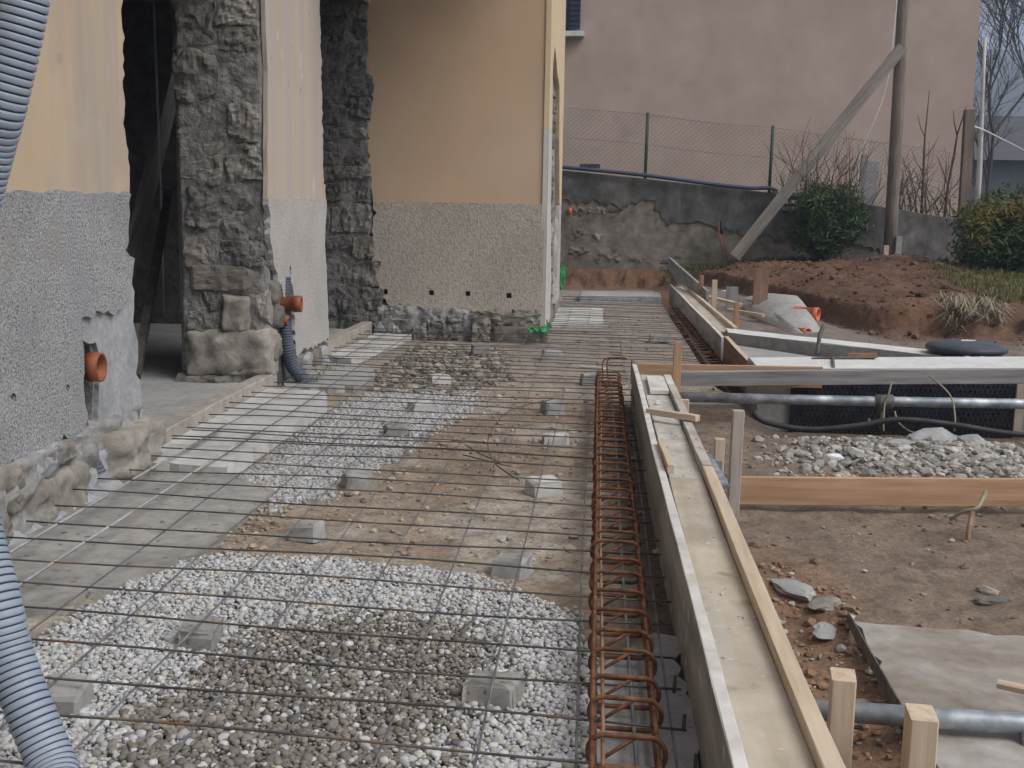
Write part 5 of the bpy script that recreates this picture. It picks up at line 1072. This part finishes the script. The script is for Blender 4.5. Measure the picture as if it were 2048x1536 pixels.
def lumps(c, r, n, seed, sz=(.2, .55)):
    R = RNG(seed); out = [(*c, r[0]*.75, r[1]*.75, r[2]*.78)]
    for k in range(n):
        a = R.uniform(0, 6.28); e = R.uniform(-.6, 1.3); s = R.uniform(*sz)
        out.append((c[0]+math.cos(a)*math.cos(e)*r[0]*.7, c[1]+math.sin(a)*math.cos(e)*r[1]*.7, c[2]+math.sin(e)*r[2]*.72, r[0]*s, r[1]*s, r[2]*s))
    return out
bush('round dark green shrub growing before the retaining wall', (3.22, 16.9, .38), lumps((3.22, 16.85, .86), (.52, .5, .55), 12, 5), 7000, 1500, .05, 41, ('leaf_dark', 'leaf_olive'), 22, 1.3)
bush('large shrub with yellow-tipped leaves at the right edge', (5.2, 14.9, .3), lumps((5.25, 15.0, .72), (.82, .6, .58), 16, 6), 9000, 1500, .05, 42, ('leaf_dark', 'leaf_olive'), 14, 1.0)
ys = [o for o in scene.objects if o.name.startswith('shrub')][-1]
leaf_cloud('yellow_shoots', [(4.75, 14.8, 1.08, .3, .4, .16), (5.1, 14.75, 1.16, .4, .4, .18), (5.5, 14.8, 1.2, .4, .4, .18), (4.62, 14.6, .9, .15, .3, .25)], 1500, .05, M['leaf_yellow'], 44, ys, .8, .35)
def sprigs(label, loc, n, h, seed, mat='twig_brown', leaf=0, width=.5):
    t = thing('bare_bush', label, 'bush', loc); R = RNG(seed); tw = MB()
    for k in range(n):
        twig_tree((loc[0]+R.uniform(-width, width), loc[1]+R.uniform(-.15, .15), loc[2]), (R.gauss(0, .2), R.gauss(0, .1), 1), h*R.uniform(.35, .7), .011, 2, R, tw, .3, 3, (1, 3), .75)
    tw.build('stems', M[mat], t, True)
    if leaf: leaf_cloud('foliage', [(loc[0]+R.uniform(-width, width), loc[1], loc[2]+R.uniform(.1, h*.5), .14, .1, .12) for k in range(10)], leaf, .035, M['leaf_olive'], seed+3, t)
    return t
sprigs('tangle of bare brown shoots behind the wall, right of the pole', (4.95, 18.1, 1.0), 26, .85, 51, leaf=260)
sprigs('thin leafy shoots rising above the round shrub', (3.15, 17.2, 1.1), 12, .75, 52, 'bark', 320, .45)
sp = thing('sapling', 'tall bare sapling left of the forked one behind the wall', 'sapling', (4.84, 18.0, 1.0)); tw = MB(); R = RNG(8)
tw.add(*tube_vf([(4.86, 18, 1.0), (4.85, 18, 1.6), (4.83, 18, 2.2), (4.85, 18, 2.9)], [.022, .018, .013, .006], 6)); [tw.add(*tube_vf([(4.84, 18, z), (4.84+s*.12, 18, z+.16), (4.84+s*.2, 18, z+.35)], [.008, .006, .003], 4)) for z, s in ((1.7, -1), (1.9, 1), (2.2, -.7))]; tw.build('stem', M['twig_brown'], sp, True)
sp = thing('sapling', 'forked bare sapling before the end of the pink house', 'sapling', (5.2, 18.0, .9)); tw = MB()
tw.add(*tube_vf([(5.2, 18, .9), (5.22, 18, 1.5), (5.28, 18, 2.0), (5.30, 18, 2.25)], [.024, .02, .016, .012], 6)); tw.add(*tube_vf([(5.30, 18, 2.25), (5.36, 18, 2.5), (5.40, 18, 2.68)], [.012, .009, .005], 5)); tw.add(*tube_vf([(5.30, 18, 2.25), (5.24, 18, 2.45), (5.22, 18, 2.62)], [.011, .008, .005], 5)); tw.add(*tube_vf([(5.22, 18, 1.5), (5.1, 18, 1.8), (5.02, 18, 1.95)], [.01, .008, .004], 5)); tw.build('stem', M['twig_brown'], sp, True)
# grass on the bank and tufts
def grass(name, label, n, area, h, mat, seed, droop=.4, parent=None):
    rs = np.random.RandomState(seed); x = rs.uniform(area[0], area[1], n); y = rs.uniform(area[2], area[3], n); z = height(x, y)-.01
    a = rs.uniform(0, 6.28, n); hh = h*rs.uniform(.5, 1.3, n); w = .004+.003*rs.rand(n); dx, dy = np.cos(a), np.sin(a); dr = droop*rs.uniform(.3, 1.3, n)*hh
    sx, sy = -dy*w, dx*w
    V = np.stack([np.stack([x-sx, y-sy, z], -1), np.stack([x+sx, y+sy, z], -1), np.stack([x+dx*dr*.4+sx*.8, y+dy*dr*.4+sy*.8, z+hh*.6], -1), np.stack([x+dx*dr*.4-sx*.8, y+dy*dr*.4-sy*.8, z+hh*.6], -1), np.stack([x+dx*dr, y+dy*dr, z+hh*(1-droop*.5)], -1)], 1)
    F4 = (np.array([[0, 1, 2, 3]])[None]+(np.arange(n)*5)[:, None, None]).reshape(-1, 4)
    F3 = (np.array([[3, 2, 4, 4]])[None]+(np.arange(n)*5)[:, None, None]).reshape(-1, 4)
    me = bpy.data.meshes.new(name); me.from_pydata(V.reshape(-1, 3).tolist(), [], [tuple(q) for q in F4.tolist()]+[(q[0], q[1], q[2]) for q in F3.tolist()]); me.materials.append(mat)
    o = bpy.data.objects.new(name, me); COL.objects.link(o); return tag(o, label, None, None, 'stuff')
grass('grass', 'short green and yellow grass on top of the earth bank', 4200, (4.0, 6.5, 12.0, 14.4), .10, M['grass'], 71)
grass('grass', 'small dry weeds at the foot of the pale wall beside the conduit', 160, (-1.95, -1.78, 7.3, 8.0), .09, M['drygrass'], 74, .9)
grass('grass', 'thin weeds along the foot of the retaining wall', 1500, (.9, 3.0, 17.0, 17.5), .10, M['grass'], 72)
tf = grass('grass_tuft', None, 260, (3.38, 3.85, 11.15, 11.5), .22, M['drygrass'], 73, 1.7); tf['kind'] = ''; del tf['kind']; tag(tf, 'pale dry grass tuft hanging over the edge of the earth bank', 'grass tuft')

# ------------------------------------------------------------------ far right: lamp pole, wire, bare tree, far house, hills
tag(tube('lamp_post', [(9.46, 30, .2), (9.44, 30, 2.2), (9.38, 30, 4.0), (9.33, 30, 5.4)], [.075, .07, .045, .04], M['concrete_pale'], n=8), 'slim white pole in the gap right of the pink house', 'pole')
tag(tube('overhead_wire', [(7.0, 24, 2.95), (9.5, 30, 3.15), (14, 40, 3.2)], .02, M['white'], n=5), 'pale wire running across the gap right of the pink house', 'wire')
bt = thing('bare_tree', 'leafless tree behind the pink house at the right edge', 'tree', (11.6, 36, .4)); R = RNG(21); tw = MB()
twig_tree((11.6, 36, .3), (0.02, 0, 1), 3.2, .075, 6, R, tw, .42, 4, (3, 4), .74); tw.build('branches', M['bark'], bt, True)
bt = thing('bare_tree', 'second leafless tree farther back in the gap right of the pink house', 'tree', (16.5, 46, .4)); R = RNG(22); tw = MB()
twig_tree((16.5, 46, .3), (-.05, 0, 1), 3.6, .09, 6, R, tw, .42, 4, (3, 4), .75); tw.build('branches', M['bark'], bt, True)
fh = thing('far_house', 'low grey house in the distance at the right edge', 'house', (19, 52, 0))
mk('wall', *box_vf(14.5, 26, 52, 60, -.5, 3.4), M['farhouse'], fh)
mk('roof', [(14, 51.5, 3.4), (26.5, 51.5, 3.4), (26.5, 60.5, 3.4), (14, 60.5, 3.4), (14, 56, 5.6), (26.5, 56, 5.6)], [(3, 2, 1, 0), (0, 1, 5, 4), (2, 3, 4, 5), (1, 2, 5), (3, 0, 4)], M['farroof'], fh)
w_ = mk('window', *box_vf(18.6, 19.6, 51.96, 52.05, 1.6, 2.9), M['shutter'], fh)
# wooded hills
hx = np.linspace(-500, 900, 90); hy = np.linspace(220, 900, 50); HX, HY = np.meshgrid(hx, hy)
HZ = 100*sst(220, 480, HY)*(.75+.6*vfbm(HX/160, HY/160, 61))+16*vfbm(HX/40, HY/40, 62)-6
hi = np.arange(HX.size).reshape(HX.shape); HF = np.stack([hi[:-1, :-1], hi[:-1, 1:], hi[1:, 1:], hi[1:, :-1]], -1).reshape(-1, 4)
hills = np_mesh('hills', np.stack([HX, HY, HZ], -1).reshape(-1, 3), HF, M['hill']); tag(hills, None, None, None, 'structure')

# ------------------------------------------------------------------ hazy air round the whole place
hz = mk('haze', *box_vf(-2000, 2000, -1200, 2400, -30, 130), None); hz.data.materials.clear()
hm = bpy.data.materials.new('haze_air'); hm.use_nodes = True; hn_ = hm.node_tree; hn_.nodes.clear()
ho = hn_.nodes.new('ShaderNodeOutputMaterial'); pv_ = hn_.nodes.new('ShaderNodeVolumePrincipled')
pv_.inputs['Color'].default_value = (.62, .75, 1.0, 1); pv_.inputs['Density'].default_value = .0022; pv_.inputs['Anisotropy'].default_value = 0.0
hn_.links.new(pv_.outputs[0], ho.inputs['Volume']); hz.data.materials.append(hm); hz['kind'] = 'stuff'; hz['label'] = 'thin blue winter haze'
